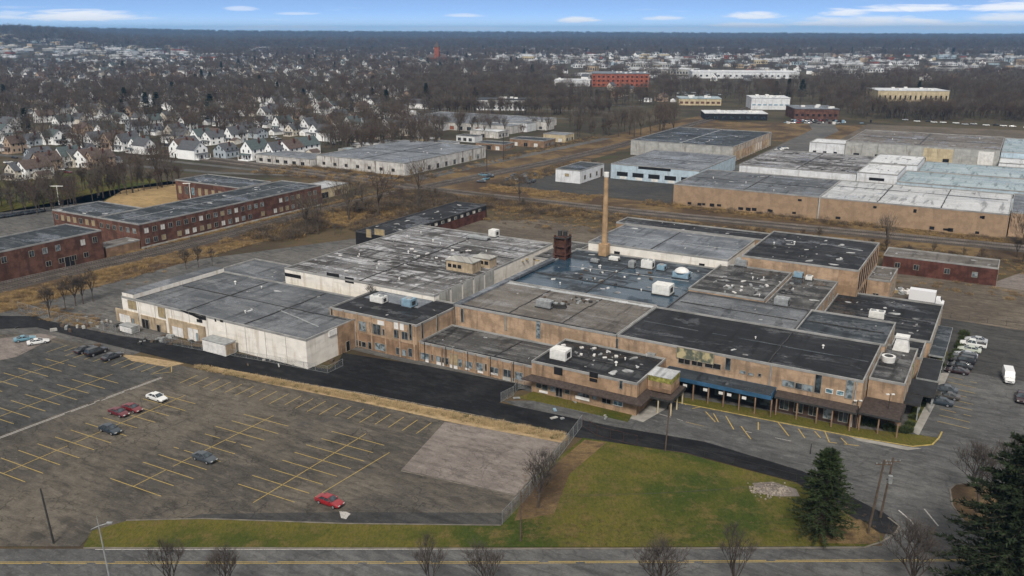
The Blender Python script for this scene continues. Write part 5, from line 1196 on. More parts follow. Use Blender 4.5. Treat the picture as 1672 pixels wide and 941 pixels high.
scrap('debris', 930, 492, 20, 3, ['mgrey','mdark','wood'], 'broken ducts heaped behind the grey air handler', .6, M1.zr, .5)
scrap('debris', 1240, 470, 26, 5, ['mgrey','mdark','whitepanel'], 'torn roofing and pipes on the torn dark roof', .45, RB.zr, .5)
scrap('debris', 700, 420, 36, 13, ['mgrey','mdark','whitepanel'], 'torn membrane and pipes on the stained silver roof', .4, W2.zr, .5)
scrap('debris', 960, 575, 22, 4, ['whitepanel','mgrey','mdark'], 'torn pale sheets on the front office roof', .35, E_.zr, .4)
scrap('debris', 845, 425, 10, 2.5, ['boarded','rust','wood'], 'rusty scrap beside the squat stack', .6, 8.0, .6)
scrap('debris', 690, 352, 26, 7, ['whitepanel','boarded','wood','rust'], 'scattered scrap along the black shed front', 1.0)
scrap('debris', 1340, 200, 40, 14, ['whitepanel','mdark','rust','mblue'], 'scrap yard clutter before the low red brick building', 2.4)

# ------------------------------------------------------------------ trees
def branchy(seed, H, spread, levels, tw, lw=1.0, trunkfrac=.28, twn=5, limbs=6, rough=.25, twl=.9):
    r_ = random.Random(seed); T = MB(); Cn = MB()
    def grow(p, d, L, rad, lev):
        q = p + d*L; T_ = T if lev == 0 else Cn
        T_.tube(p, q, rad, rad*.68, 6 if lev < 2 else 3, 0, False)
        if lev >= levels:
            for _ in range(twn):
                dd = (d + Vector((r_.gauss(0, .6), r_.gauss(0, .6), r_.gauss(.25, .45)))).normalized()
                b = p + d*L*r_.uniform(.2, 1)
                Cn.sliver(b, b+dd*L*r_.uniform(.6, 1.3)*twl, tw)
            return
        n = limbs if lev == 0 else r_.choice((2, 3, 3))
        for i in range(n):
            a = 6.283*(i+r_.random()*.7)/n; s = spread*r_.uniform(.6, 1.15)
            side = Vector((math.cos(a), math.sin(a), 0)); dd = (d*1.0 + side*s + Vector((0, 0, .25))).normalized()
            st = p + d*L*(r_.uniform(.72, 1.0) if lev == 0 else r_.uniform(.55, 1.0))
            grow(st, dd, L*r_.uniform(.62, .88)*(1.1 if lev == 0 else .92), rad*(.5 if lev == 0 else .6), lev+1)
        if lev == 0: grow(q, (d+Vector((r_.gauss(0, .1), r_.gauss(0, .1), .3))).normalized(), L*.85, rad*.62, 1)
    grow(Vector((0, 0, 0)), Vector((r_.gauss(0, .04), r_.gauss(0, .04), 1)).normalized(), H*trunkfrac, H*.0145*lw, 0)
    zm = max(v[2] for v in Cn.v); k = H/zm
    for M_ in (T, Cn): M_.v = [(x*k, y*k, z*k) for x, y, z in M_.v]
    return T, Cn
def cloudtree(seed, H, Rr, nsl, tw, L=(1.0, 2.6), base=.22, trunk=True):
    r_ = random.Random(seed); T = MB(); Cn = MB(); top = H*.5
    T.tube((0,0,0), (0,0,H*.35), H*.022, H*.016, 5, 0, False); T.tube((0,0,H*.35), (r_.gauss(0, .3),0,H*.75), H*.016, H*.004, 4, 0, False)
    lobes = [(r_.uniform(-.55, .55)*Rr, r_.uniform(-.55, .55)*Rr, H*r_.uniform(.5, .8), Rr*r_.uniform(.4, .62)) for _ in range(7)] + [(0, 0, H*.72, Rr*.6)]
    for lx, ly, lz, lr in lobes:
        T.tube((0,0,H*.28), (lx*.8, ly*.8, lz), H*.010, H*.003, 3, 0, False)
    for i in range(nsl):
        lx, ly, lz, lr = lobes[r_.randrange(len(lobes))]
        v = Vector((r_.gauss(0, 1), r_.gauss(0, 1), r_.gauss(.15, .8))); v.normalize(); v *= lr*r_.random()**.45
        p = Vector((lx, ly, lz)) + v; p.z = min(p.z, H*.97)
        d = (Vector((p.x, p.y, (p.z-H*.3)*.9+1)).normalized() + Vector((r_.gauss(0, .4), r_.gauss(0, .4), r_.gauss(.2, .35)))).normalized()
        Cn.sliver(p, p + d*r_.uniform(*L), tw)
    return T, Cn
def tree_proto(TC, tw, name='bare_tree'):
    T, Cn = TC; return T.mesh('trunk', 'bark'), Cn.mesh('crown', tw)
def place_tree(pro, x, y, z, s, rz, label, group=None, name='bare_tree', cat='tree', sz=1.0):
    o = empty(name, x, y, z, rz); o.scale = (s, s, s*sz); tag(o, label, cat, group)
    for nm, me in zip(('trunk', 'crown'), pro):
        k = bpy.data.objects.new(nm, me); COL.objects.link(k); k.parent = o
    return o
NEARP = [tree_proto(branchy(s, 10, sp, 5, .022, lw, .24, 5, li, twl=1.5), tw) for s, sp, tw, lw, li in ((1, .55, 'neartwig', .9, 5), (2, .75, 'neartwig', 1.0, 6), (3, .42, 'neartwig', .8, 5))]
MIDP = [tree_proto(branchy(s, 12, sp, 3, .075, 1.1, .26, 7, li, twl=1.3), tw) for s, sp, tw, li in ((11, .6, 'twig', 6), (12, .8, 'twig2', 7), (13, .5, 'twig3', 6))]
CLD = [tree_proto(cloudtree(s, 13, Rr, 420, .10), tw) for s, Rr, tw in ((21, 5.2, 'twig'), (22, 6.2, 'twig2'), (23, 4.6, 'twig3'), (24, 5.8, 'twig'))]
FARP = [tree_proto(cloudtree(s, 14, Rr, 110, .42, (1.5, 3.4)), tw) for s, Rr, tw in ((31, 6.0, 'twig'), (32, 7.0, 'twig2'), (33, 6.0, 'twig3'))]

def conifer(seed, H, Rb, whorls, per, nl, ln, mat, droop=.25, base=.06, irregular=.25, w=.10, pw=.82):
    r_ = random.Random(seed); T = MB(); Cn = MB()
    T.tube((0,0,0), (0,0,H*.97), H*.018, H*.003, 8, 0, False)
    for i in range(whorls):
        t = base + (1-base)*((i+r_.random()*.5)/whorls); z = H*t
        Rk = Rb*((1-t)**pw*1.02+.03)*(1 if t > .2 else .72+t*1.4)
        for k in range(per):
            if r_.random() < .10: continue
            a = 6.283*(k+r_.random())/per; L = Rk*r_.uniform(1-irregular*1.6, 1+irregular*.6)
            d = Vector((math.cos(a), math.sin(a), -droop*r_.uniform(.3, 1.4)*(1-t)+.25*t))
            tip = Vector((0,0,z)) + d*L; T.tube((0,0,z), tip, .05*H/15, .012, 3, 0, False)
            for j in range(nl):
                s = r_.uniform(.18, 1)**.8; p = Vector((0,0,z)) + d*L*s
                sd = Vector((-math.sin(a), math.cos(a), 0))*r_.choice((-1, 1))
                e = (d*r_.uniform(.4, 1.1) + sd*r_.uniform(.1, 1.0) + Vector((0,0,r_.gauss(.1, .3)))).normalized()
                lw_ = ln*r_.uniform(.6, 1.25)*(1.15-s*.5)
                Cn.sliver(p, p+e*lw_, w*r_.uniform(.7, 1.3)*2); 
                Cn.sliver(p+e*lw_*.3, p+e*lw_*.3+(e+Vector((r_.gauss(0,.6),r_.gauss(0,.6),r_.gauss(.15,.4)))).normalized()*lw_*.8, w*2)
    return T.mesh('trunk', 'bark'), Cn.mesh('crown', mat)
PINE = conifer(5, 13.0, 5.0, 32, 11, 30, .7, 'needle', .10, .05, .36, .07, .62)
FIR = conifer(6, 24, 9.8, 50, 15, 50, .95, 'needle2', .16, .02, .34, .09, .66)
DISTC = [conifer(s, 17, Rb, 16, 8, 12, 1.5, 'needle2', .2, .05, .35, .28) for s, Rb in ((7, 4.2), (8, 6.0))]
x, y = G(1340, 872); place_tree(PINE, x, y, .1, 1.0, .4, 'dark green pine tree standing on the lawn by the road corner', name='pine_tree')
x, y = G(1650, 992); place_tree(FIR, x, y, .1, 1.02, 1.0, 'huge dark spruce filling the lower right corner', name='spruce_tree')
for i, (px, py, s, lb) in enumerate(((44,216,1.0,'dark spruce among the houses at the far left'),(108,248,.62,'small dark spruce in front of the white houses'),(240,188,1.15,'left tree of the broad dark pine pair above the white houses'),(258,186,1.1,'right tree of the broad dark pine pair above the white houses'),(497,172,.95,'dark pine above the brown roofed gable house'),(610,150,1.1,'dark spruce pointing above the woods left of the grey warehouse'),(596,147,.8,'smaller dark spruce left of the pointed one in the woods'),(1266,158,1.0,'left pine of the dark clump behind the tall white building'),(1287,158,1.15,'middle pine of the dark clump behind the tall white building'),(1309,158,1.1,'right pine of the dark clump behind the tall white building'),(300,168,.7,'small dark pine in the treed streets'),(775,212,.55,'small dark spruce before the wide grey warehouse'))):
    x, y = G(px, py); place_tree(DISTC[i % 2], x, y, 0, s, i*1.3, lb, name='spruce_tree', sz=.95)
# near bare trees, sighted one by one: (px, py of foot, height, prototype, label)
for i, (px, py, h, k, lb) in enumerate((
    (878, 830, 10.5, 1, 'bare tree leaning over the silver chain link fence'),
    (287, 990, 10.8, 2, 'bare upright tree left of the street side young trees'), (372, 985, 9.4, 0, 'bare pale young tree next to the upright roadside tree'),
    (703, 990, 10.6, 2, 'bare tree at the roadside below the red sedan'), (800, 990, 9.6, 0, 'bare young tree with yellowish top at the roadside'),
    (1078, 990, 11.2, 1, 'bare bushy tree at the roadside below the lawn'), (1196, 985, 11.8, 2, 'bare slender tree at the roadside below the pine'),
    (1488, 985, 12.6, 1, 'bare forked tree at the road corner left of the spruce'),
    (82, 520, 9.5, 0, 'bare tree at the left end of the row by the fenced yard'), (107, 505, 8.4, 2, 'second bare tree from the left by the fenced yard'), (124, 500, 9.2, 1, 'third bare tree from the left by the fenced yard'), (136, 497, 8.8, 0, 'fourth bare tree from the left by the fenced yard'), (152, 493, 9.8, 2, 'bare tree at the right end of the row by the fenced yard'),
    (304, 440, 7.0, 1, 'left small bare tree behind the white warehouse roof'), (324, 437, 7.6, 0, 'middle small bare tree behind the white warehouse roof'), (347, 435, 6.4, 2, 'right small bare tree behind the white warehouse roof'),
    (1595, 838, 12.5, 1, 'bare tree on the mulch island left of the spruce'), (1640, 812, 11.5, 0, 'bare tree rising behind the spruce'),
    (1480, 428, 6.0, 1, 'bare shrub like tree beside the dark red brick shed'), (1660, 420, 7, 0, 'bare tree at the right edge beyond the brick shed'))):
    x, y = G(px, py); place_tree(NEARP[k], x, y, .05, h/10, i*2.1, lb)
x, y = fromUV(-128.5, 150.8); place_tree(NEARP[1], x, y, 6.3, .42, .5, 'little dead tree growing on the warehouse roof against the white wall')
# ------------------------------------------------------------------ houses
def house_parts(w, d, e, r, wing=True, porch=True, two=True):
    P = {}
    m = MB(); m.add([(0,0,0),(w,0,0),(w,d,0),(0,d,0),(0,0,e),(w,0,e),(w,d,e),(0,d,e),(w/2,0,r-.12),(w/2,d,r-.12)], [(0,1,5,8,4),(2,3,7,9,6),(1,2,6,5),(3,0,4,7)])
    if wing:
        a, b = d*.35, d*.75; q = w*.42
        m.add([(-q,a,0),(0.02,a,0),(0.02,b,0),(-q,b,0),(-q,a,e*.93),(0.02,a,e*.93),(0.02,b,e*.93),(-q,b,e*.93),(-q,(a+b)/2,r*.9-.1)], [(0,1,5,4),(2,3,7,6),(3,0,4,8,7)])
    P['wall'] = m
    m = MB(); o = .35; t = .14; k = (r-e)/(w/2)
    for s in (0, 1):
        X0, X1 = (-o, w/2) if s == 0 else (w+o, w/2)
        z0 = e-o*k; m.add([(X0,-o,z0),(X1,-o,r),(X1,d+o,r),(X0,d+o,z0),(X0,-o,z0-t),(X1,-o,r-t),(X1,d+o,r-t),(X0,d+o,z0-t)], [(0,1,2,3),(0,4,5,1),(2,6,7,3),(0,3,7,4)])
    if wing:
        c = (a+b)/2; rr = r*.9; kk = (rr-e*.93)/((b-a)/2)
        for s in (a-o, b+o): m.add([(-q-o,s,e*.93-o*kk),(w*.3,s,e*.93-o*kk),(w*.3,c,rr),(-q-o,c,rr)], [(0,1,2,3)])
    if porch: m.add([(.4,-2.2,2.7),(w-.4,-2.2,2.7),(w-.4,0,3.3),(.4,0,3.3)], [(0,1,2,3)])
    P['roof'] = m
    m = MB(); m.box(w*.68, w*.68+.7, d*.55, d*.55+.7, e, r+.8); P['chimney'] = m
    W = []
    def win(x, z, ww=1.0, hh=1.35): q_ = MB(); q_.box(x-ww/2, x+ww/2, -.05, .02, z-hh/2, z+hh/2); W.append(q_)
    def wins(y, z, side): q_ = MB(); q_.box(*((w-.02, w+.05) if side else (-.05, .02)), y-.5, y+.5, z-.65, z+.65); W.append(q_)
    for x in (w*.26, w*.74):
        win(x, 1.7); win(x, 4.4) if two else None
    win(w*.5, e+ (r-e)*.35, .8, 1.1)
    for y in (d*.18, d*.5, d*.82):
        wins(y, 1.7, 1); wins(y, 4.4, 1) if two else None
    P['window'] = W
    m = MB(); m.box(w*.46, w*.58, -.06, .02, 0, 2.1); P['door'] = m
    if porch:
        m = MB()
        for x in (.5, w*.5, w-.5): m.box(x-.09, x+.09, -2.15, -1.97, 0, 2.72)
        m.box(.4, w-.4, -2.2, 0, 0, .35); P['porch'] = m
    return P
HP = []
for (w, d, e, r, wing, porch, wl, rf, nm) in ((8, 12, 5.6, 9.4, False, True, 'siding', 'shingle', 'white house with grey roof'), (8.5, 11, 5.6, 9.6, True, True, 'siding', 'shingle3', 'white side-gabled house with green roof'), (9, 11, 5.4, 9.2, True, False, 'siding', 'shingle2', 'white side-gabled house with brown roof'), (8, 10, 5.2, 9.0, False, True, 'siding2', 'shingle', 'cream house with grey roof'), (9, 10, 4.0, 7.0, False, False, 'siding3', 'shingle', 'low blue grey house'), (8, 10, 5.4, 8.8, True, True, 'siding4', 'shingle2', 'tan house with brown roof')):
    P = house_parts(w, d, e, r, wing, porch)
    ms = {'wall': P['wall'].mesh('wall', wl), 'roof': P['roof'].mesh('roof', rf), 'chimney': P['chimney'].mesh('chimney', 'dkred'), 'door': P['door'].mesh('door', 'mdark')}
    if porch: ms['porch'] = P['porch'].mesh('porch', wl)
    ws = [q.mesh('window', 'glass') for q in P['window']]
    al = MB()
    for k_, mi in (('wall', 0), ('roof', 1), ('chimney', 2), ('door', 3), ('porch', 0)):
        if k_ in P: al.add(P[k_].v, P[k_].f, mi)
    for q in P['window']: al.add(q.v, q.f, 3)
    HP.append((ms, ws, al.mesh('house', [wl, rf, 'dkred', 'glass']), nm))
def house(i, x, y, rz, label, group=None, s=1.0, full=True):
    ms, ws, one, nm = HP[i]
    if not full:
        o = bpy.data.objects.new('house', one); COL.objects.link(o)
    else:
        o = empty('house', x, y, 0, rz)
        for k_, me in ms.items(): c = bpy.data.objects.new(k_, me); COL.objects.link(c); c.parent = o
        for me in ws: c = bpy.data.objects.new('window', me); COL.objects.link(c); c.parent = o
    o.location = (x, y, hz(x, y)); o.rotation_euler.z = rz; o.scale = (s*rnd.uniform(.85, 1.15), s*rnd.uniform(.85, 1.25), s*rnd.uniform(.85, 1.12)); tag(o, label, 'house', group); return o
NEARH = [(63,235,2),(88,237,1),(86,210,1),(138,242,0),(165,243,5),(187,246,0),(210,249,1),(237,253,0),(277,257,2),(9,292,3),(26,291,2),(52,281,5),(66,282,0),(90,273,1),(104,272,3),(120,273,2),(140,274,5),(235,208,1),(235,220,4),(311,236,1),(329,236,0),(352,235,2),(367,234,0),(318,262,0),(349,257,4),(394,261,1),(433,260,0),(452,258,2),(477,252,1),(512,184,2),(381,218,4),(421,227,4),(268,228,3),(205,214,4),(8,250,5),(30,238,4),(40,262,4),(160,196,0),(130,205,3),(290,214,2),(350,205,0),(300,236,3),(445,214,1),(465,222,3),(490,216,0),(530,205,5),(505,224,0),(560,214,1),(420,196,0),(395,190,2),(575,232,3),(540,232,0),(600,226,5),(620,212,0),(640,203,2),(660,222,3),(585,205,4),(610,192,1),(15,215,0),(55,200,2),(30,185,3),(330,190,1),(275,192,0),(200,190,5),(455,190,3),(480,196,5),(690,178,0),(660,188,3)]
seen = set()
near_pts = []
occ = []
for n_, (px, py, i) in enumerate(NEARH):
    x, y = G(px, py); s = 1.02; a = -TH + rnd.gauss(0, .06) + (0 if rnd.random() < .75 else math.pi/2)
    row = 'front' if py > 245 else ('second' if py > 225 else 'rear')
    lb = '%s number' % HP[i][3]
    near_pts.append((x, y)); occ.append((x, y, 13))
    g_ = 'houses of the left neighbourhood, ' + HP[i][3]
    if py > 230:
        # neighbours named by order along their street
        lb = None
    house(i, x, y, a, lb or '', g_, s, True)['_px'] = (px, py, i)
hs = [o for o in sc.objects if o.name.startswith('house') and '_px' in o.keys()]
ORD = ['first', 'second', 'third', 'fourth', 'fifth', 'sixth', 'seventh', 'eighth', 'ninth', 'tenth', 'eleventh', 'twelfth', 'thirteenth', 'fourteenth', 'fifteenth', 'sixteenth', 'seventeenth', 'eighteenth']
bands = [(262.5, 400, 'row behind tree belt'), (246.5, 262.5, 'row facing cross street'), (230, 246.5, 'second street row'), (213, 230, 'third street row'), (0, 213, 'rear scattered row')]
for lo, hi, nm in bands:
    L = sorted([o for o in hs if lo <= o['_px'][1] < hi], key=lambda o: o['_px'][0])
    cnt = {}
    for k, o in enumerate(L):
        i = int(o['_px'][2]); cnt.setdefault(i, []).append(o)
    for i, ol in cnt.items():
        for k, o in enumerate(ol):
            base = HP[i][3]
            o['label'] = '%s, %s' % (base, 'in the ' + nm if len(ol) == 1 else '%s of its kind from left, %s' % (ORD[k], nm))
for o in hs: del o['_px']; o['group'] = 'houses of the near left neighbourhood'

# further houses, town blocks and woods by survey of where the photograph shows them
def zone(px, py):               # (tree chance, house chance, block chance) at a ground point
    if py < 63: return 1, .0, .0
    if py < 80: return .95, .03, .02 if px > 300 else .0
    if py < 93: return (.08, .2, .8) if px < 310 else ((.7, .15, .2) if px < 780 else (.65, .12, .3))
    if py < 108:
        if px < 330: return .15, .4, .7
        if px < 600: return .6, .35, .08
        if px < 800: return .6, .12, .35
        return .2, .05, .9
    if py < 135:
        if px < 640: return .62, .45, .05
        if px < 900: return .95, .08, .02
        if px < 1330: return .35, .06, .6
        return (.22, .05, .85) if py < 122 else (.9, .05, .04)
    if py < 175:
        if px < 660: return .72, .5, .0
        if px < 1100: return .95, .06, .0
        if px < 1345: return .35, .0, .0
        return 1, 0, 0
    if py < 262:
        if px < 690: return .5, .6, 0
    return 0, 0, 0
def clear(x, y, rad): return all((x-a)**2+(y-b)**2 > (rad+c)**2 for a, b, c in occ)
for px0, px1, py, d in ((1226,1287,179,32),(1296,1366,195,36),(1150,1250,196,28),(966,1058,142,62),(905,963,141,42),(1432,1543,167,42),(778,858,180,26),(1130,1300,128,62),(1108,1176,172,32)):
    n_ = 6
    for k in range(n_):
        for dd in (.0, .5, 1): x, y = G(px0+(px1-px0)*k/(n_-1), py); occ.append((x, y+d*dd-4, 14))
# mid houses: street grid along the two plan directions
mid = []
for a in range(-1900, 400, 17):
    for b in range(180, 2600, 34):
        u, v = a+rnd.uniform(-2.5, 2.5), b+rnd.uniform(-3, 3); x, y = fromUV(u, v)
        if y < 420 or u > -110 and v < 800 and v < 760: continue
        px, py = proj(x, y, 0)
        if not (-420 < px < 2090 and 84 < py < 250): continue
        if -412 < u < -225 and v < 600 or (-425 < u < -300 and 500 < v < 580): continue
        if rnd.random() < zone(px, py)[1] and clear(x, y, 8): mid.append((py, x, y))
mid.sort(reverse=True)
far_houses = []
wts = [0, 0, 0, 1, 1, 2, 3, 3, 4, 5]
mid = [p for p in mid if -30 < proj(p[1], p[2], 0)[0] < 1702] + [p for p in mid if not -30 < proj(p[1], p[2], 0)[0] < 1702]
for n_, (py, x, y) in enumerate(mid):
    i = rnd.choice(wts); a = -TH + rnd.choice((0, 0, math.pi/2, math.pi)) + rnd.gauss(0, .08); occ_r = 9
    if n_ < 230: house(i, x, y, a, 'small %s among bare trees in the middle distance' % HP[i][3], 'houses in the middle distance, ' + HP[i][3], .92, False)
    else: far_houses.append((x, y, hz(x, y), a, rnd.uniform(.8, 1.15), i))
    if py > 120: near_pts.append((x, y))
# garages, parked cars and streets of the neighbourhoods
m = MB(); m.add([(0,0,0),(5,0,0),(5,6.5,0),(0,6.5,0),(0,0,2.5),(5,0,2.5),(5,6.5,2.5),(0,6.5,2.5),(2.5,0,3.9),(2.5,6.5,3.9)], [(0,1,5,8,4),(2,3,7,9,6),(1,2,6,5),(3,0,4,7)], 0)
m.add([(-.3,-.3,2.4),(2.5,-.3,4.0),(2.5,6.8,4.0),(-.3,6.8,2.4),(5.3,-.3,2.4),(5.3,6.8,2.4)], [(0,1,2,3),(1,4,5,2)], 1); m.box(1.2, 3.8, -.06, 0, 0, 2.0, 2)
GARM = [m.mesh('garage', [a, b, 'whitepanel']) for a, b in (('siding', 'shingle'), ('siding2', 'shingle2'), ('siding', 'r_white'))]
hp = [(x, y) for x, y in near_pts]
spots = []
for x, y in hp[:260]:
    for _ in range(4):
        a = -TH + rnd.choice((0, 1.57, 3.14, 4.71)) + rnd.gauss(0, .2); d = rnd.uniform(11, 16); X_, Y_ = x+math.cos(a)*d, y+math.sin(a)*d; px, py = proj(X_, Y_, 0)
        if all((X_-p)**2+(Y_-q)**2 > 81 for p, q in hp) and all((X_-p)**2+(Y_-q)**2 > 30 for p, q, _k in spots) and not (265 < px < 700 and py > 258): spots.append((X_, Y_, a))
ng = nc = 0
for X_, Y_, a in spots:
    if rnd.random() < .5 and ng < 200:
        o = bpy.data.objects.new('garage', rnd.choice(GARM)); COL.objects.link(o); o.location = (X_, Y_, 0); o.rotation_euler.z = -TH + rnd.choice((0, 1.57)); ng += 1
        tag(o, 'small garage standing beside a house of the left neighbourhood', 'garage', 'garages among the houses')
    elif nc < 200:
        farcar(X_, Y_, -TH + rnd.choice((0, 1.57)), rnd.choice((WHT, WHT, SIL, SIL, BLK, NAVY, MAR)), 'small car parked between the houses of the left neighbourhood', 'cars among the houses'); nc += 1
ST_ = MB()
for b in range(400, 1300, 68):
    strip(ST_, [fromUV(-1250, b+17), fromUV(-440 if b < 600 else -300, b+17)], 5.5, .05)
for a in range(-1200, -440, 150): strip(ST_, [fromUV(a, 330), fromUV(a, 1300)], 5.0, .045)
kind(ST_.build('street', 'yard'), 'structure')
# town blocks
bm_ = {}
def block_mesh(k, w, d, h, wl, rf):
    m = MB(); m.add([(0,0,0),(w,0,0),(w,d,0),(0,d,0),(0,0,h),(w,0,h),(w,d,h),(0,d,h)], [(0,1,5,4),(1,2,6,5),(2,3,7,6),(3,0,4,7)], 0); m.box(-.3, w+.3, -.3, d+.3, h, h+.7, 1)
    n_ = int(w/5)
    for i in range(n_): m.box(w*(i+.25)/n_, w*(i+.75)/n_, -.15, 0, h*.25, h*.6, 2)
    for i in range(3): a, b = w*(.2+.25*i), d*rnd.uniform(.3, .7); m.box(a, a+3, b, b+3, h+.7, h+2.2, 1)
    return m.mesh('town_block', [wl, rf, 'dark'])
BLK_M = [block_mesh(0, 46, 22, 7, 'white2', 'r_white'), block_mesh(1, 70, 34, 8, 'white2', 'r_metal'), block_mesh(2, 30, 20, 9, 'cream', 'r_white'), block_mesh(3, 36, 18, 9, 'red2', 'r_lgrey'), block_mesh(4, 90, 30, 8, 'greywall', 'r_white'), block_mesh(5, 26, 18, 13, 'beige', 'r_lgrey'), block_mesh(6, 40, 20, 7, 'bluewall', 'r_teal')]
BN = ['white flat town building', 'long white flat town building with a silver roof', 'cream flat town building', 'red brick flat town building', 'very long pale flat town building', 'tall beige town building', 'pale teal roofed town building']
cands = []
for a in range(-5200, 2600, 62):
    for b in range(500, 4600, 72):
        u, v = a+rnd.uniform(-25, 25), b+rnd.uniform(-30, 30); x, y = fromUV(u, v)
        if y < 700: continue
        px, py = proj(x, y, 0)
        if not (-40 < px < 1712 and 66 < py < 136): continue
        if rnd.random() < zone(px, py)[2]*.8 and clear(x, y, 26): cands.append((py, x, y))
cands.sort(reverse=True); blocks = []
for py, x, y in cands:
    if all((x-p)**2+(y-q)**2 > 44**2 for p, q in blocks): blocks.append((x, y))
blk_occ = []; far_blocks = []
for n_, (x, y) in enumerate(blocks):
    i = rnd.choice((0, 0, 1, 1, 2, 3, 4, 4, 5, 6)); a = -TH*.6 + rnd.gauss(0, .15) + rnd.choice((0, 0, 0, 1.57))
    blk_occ.append((x, y, 26))
    if n_ < 280:
        o = bpy.data.objects.new('town_building', BLK_M[i]); COL.objects.link(o); o.location = (x, y, hz(x, y)-.2); o.rotation_euler.z = a; s = rnd.uniform(.42, 1.0); o.scale = (s, s*rnd.uniform(.8, 1.4), s*rnd.uniform(.8, 1.2))
        tag(o, BN[i] + ' in the far town between the woods', 'town building', 'far town buildings, ' + BN[i])
    else: far_blocks.append((x, y, hz(x, y)-.2, a, rnd.uniform(.5, 1.0), i))

# ------------------------------------------------------------------ scattering
def scatter(name, pts, protos, label, cat):
    me = bpy.data.meshes.new(name); me.from_pydata([p[:3] for p in pts], [], [])
    a = me.attributes.new('spin', 'FLOAT_VECTOR', 'POINT'); a.data.foreach_set('vector', [c for p in pts for c in (0.0, 0.0, p[3])])
    a = me.attributes.new('size', 'FLOAT', 'POINT'); a.data.foreach_set('value', [p[4] for p in pts])
    a = me.attributes.new('pick', 'INT', 'POINT'); a.data.foreach_set('value', [p[5] for p in pts])
    o = bpy.data.objects.new(name, me); COL.objects.link(o)
    t = bpy.data.node_groups.new(name + ' scatter', 'GeometryNodeTree')
    t.interface.new_socket('Geometry', in_out='INPUT', socket_type='NodeSocketGeometry'); t.interface.new_socket('Geometry', in_out='OUTPUT', socket_type='NodeSocketGeometry')
    gi = t.nodes.new('NodeGroupInput'); go = t.nodes.new('NodeGroupOutput'); jn = t.nodes.new('GeometryNodeJoinGeometry')
    def attr(n, ty): k = t.nodes.new('GeometryNodeInputNamedAttribute'); k.data_type = ty; k.inputs['Name'].default_value = n; return k.outputs[0]
    spin, size, pick = attr('spin', 'FLOAT_VECTOR'), attr('size', 'FLOAT'), attr('pick', 'INT')
    for i, pr in enumerate(protos):
        j = t.nodes.new('GeometryNodeJoinGeometry')
        for me_ in pr:
            po = bpy.data.objects.new(me_.name + '_source', me_)
            oi = t.nodes.new('GeometryNodeObjectInfo'); oi.inputs['Object'].default_value = po; t.links.new(oi.outputs['Geometry'], j.inputs[0])
        ip = t.nodes.new('GeometryNodeInstanceOnPoints'); t.links.new(gi.outputs[0], ip.inputs['Points']); t.links.new(j.outputs[0], ip.inputs['Instance'])
        c = t.nodes.new('FunctionNodeCompare'); c.data_type = 'INT'; c.operation = 'EQUAL'; t.links.new(pick, c.inputs[2]); c.inputs[3].default_value = i
        t.links.new(c.outputs[0], ip.inputs['Selection']); t.links.new(spin, ip.inputs['Rotation']); t.links.new(size, ip.inputs['Scale']); t.links.new(ip.outputs[0], jn.inputs[0])
    t.links.new(jn.outputs[0], go.inputs[0])
    md = o.modifiers.new('scatter', 'NODES'); md.node_group = t
    o['kind'] = 'stuff'; tag(o, label, cat); return o

occ += blk_occ
grid = {}
for x, y in near_pts: grid.setdefault((int(x//12), int(y//12)), []).append((x, y, 7.5))
for x, y, r_ in occ:
    n_ = int(r_//12)+1
    for i in range(-n_, n_+1):
        for j in range(-n_, n_+1): grid.setdefault((int(x//12)+i, int(y//12)+j), []).append((x, y, r_ if r_ > 13 else 7.5))
def free(x, y):
    return all((x-a)**2+(y-b)**2 > c*c for a, b, c in grid.get((int(x//12), int(y//12)), ()))
trees = []
BAN = [(955,1068,138,162),(900,965,138,152),(1425,1550,164,181),(770,870,178,188),(1120,1310,124,140),(1100,1190,168,182),(1215,1375,175,200),(290,780,255,262)]
def banned(px, py): return any(a < px < b and c < py < d for a, b, c, d in BAN)
def try_tree(x, y, dens=1.0):
    px, py = proj(x, y, 0)
    if banned(px, py): return
    if not (-430 < px < 2100): return
    u, v = toUV(x, y)
    if -415 < u < -222 and 318 < v < 420 or -410 < u < -296 and 500 < v < 580: return
    if u > -222 and v < 700: return
    if -240 < u < -204 and v < 800: return
    if rnd.random() < zone(px, py)[0]*dens and free(x, y): trees.append((x, y))
for _ in range(8300):
    a = R(rnd.uniform(-46, 46)); r_ = math.sqrt(rnd.uniform(400**2, 1150**2)); try_tree(r_*math.sin(a), r_*math.cos(a), 1.15)
far_t = []
for _ in range(23000):
    a = R(rnd.uniform(-46, 46)); r_ = math.sqrt(rnd.uniform(1150**2, 3300**2)); x, y = r_*math.sin(a), r_*math.cos(a)
    px, py = proj(x, y, hz(x, y)*0)
    if not banned(px, py) and rnd.random() < zone(px, py)[0] and free(x, y): far_t.append((x, y))
hill_t = []
for _ in range(50000):
    a = R(rnd.uniform(-46, 46)); r_ = rnd.uniform(3300**1.5, 9300**1.5)**(1/1.5); hill_t.append((r_*math.sin(a), r_*math.cos(a)))
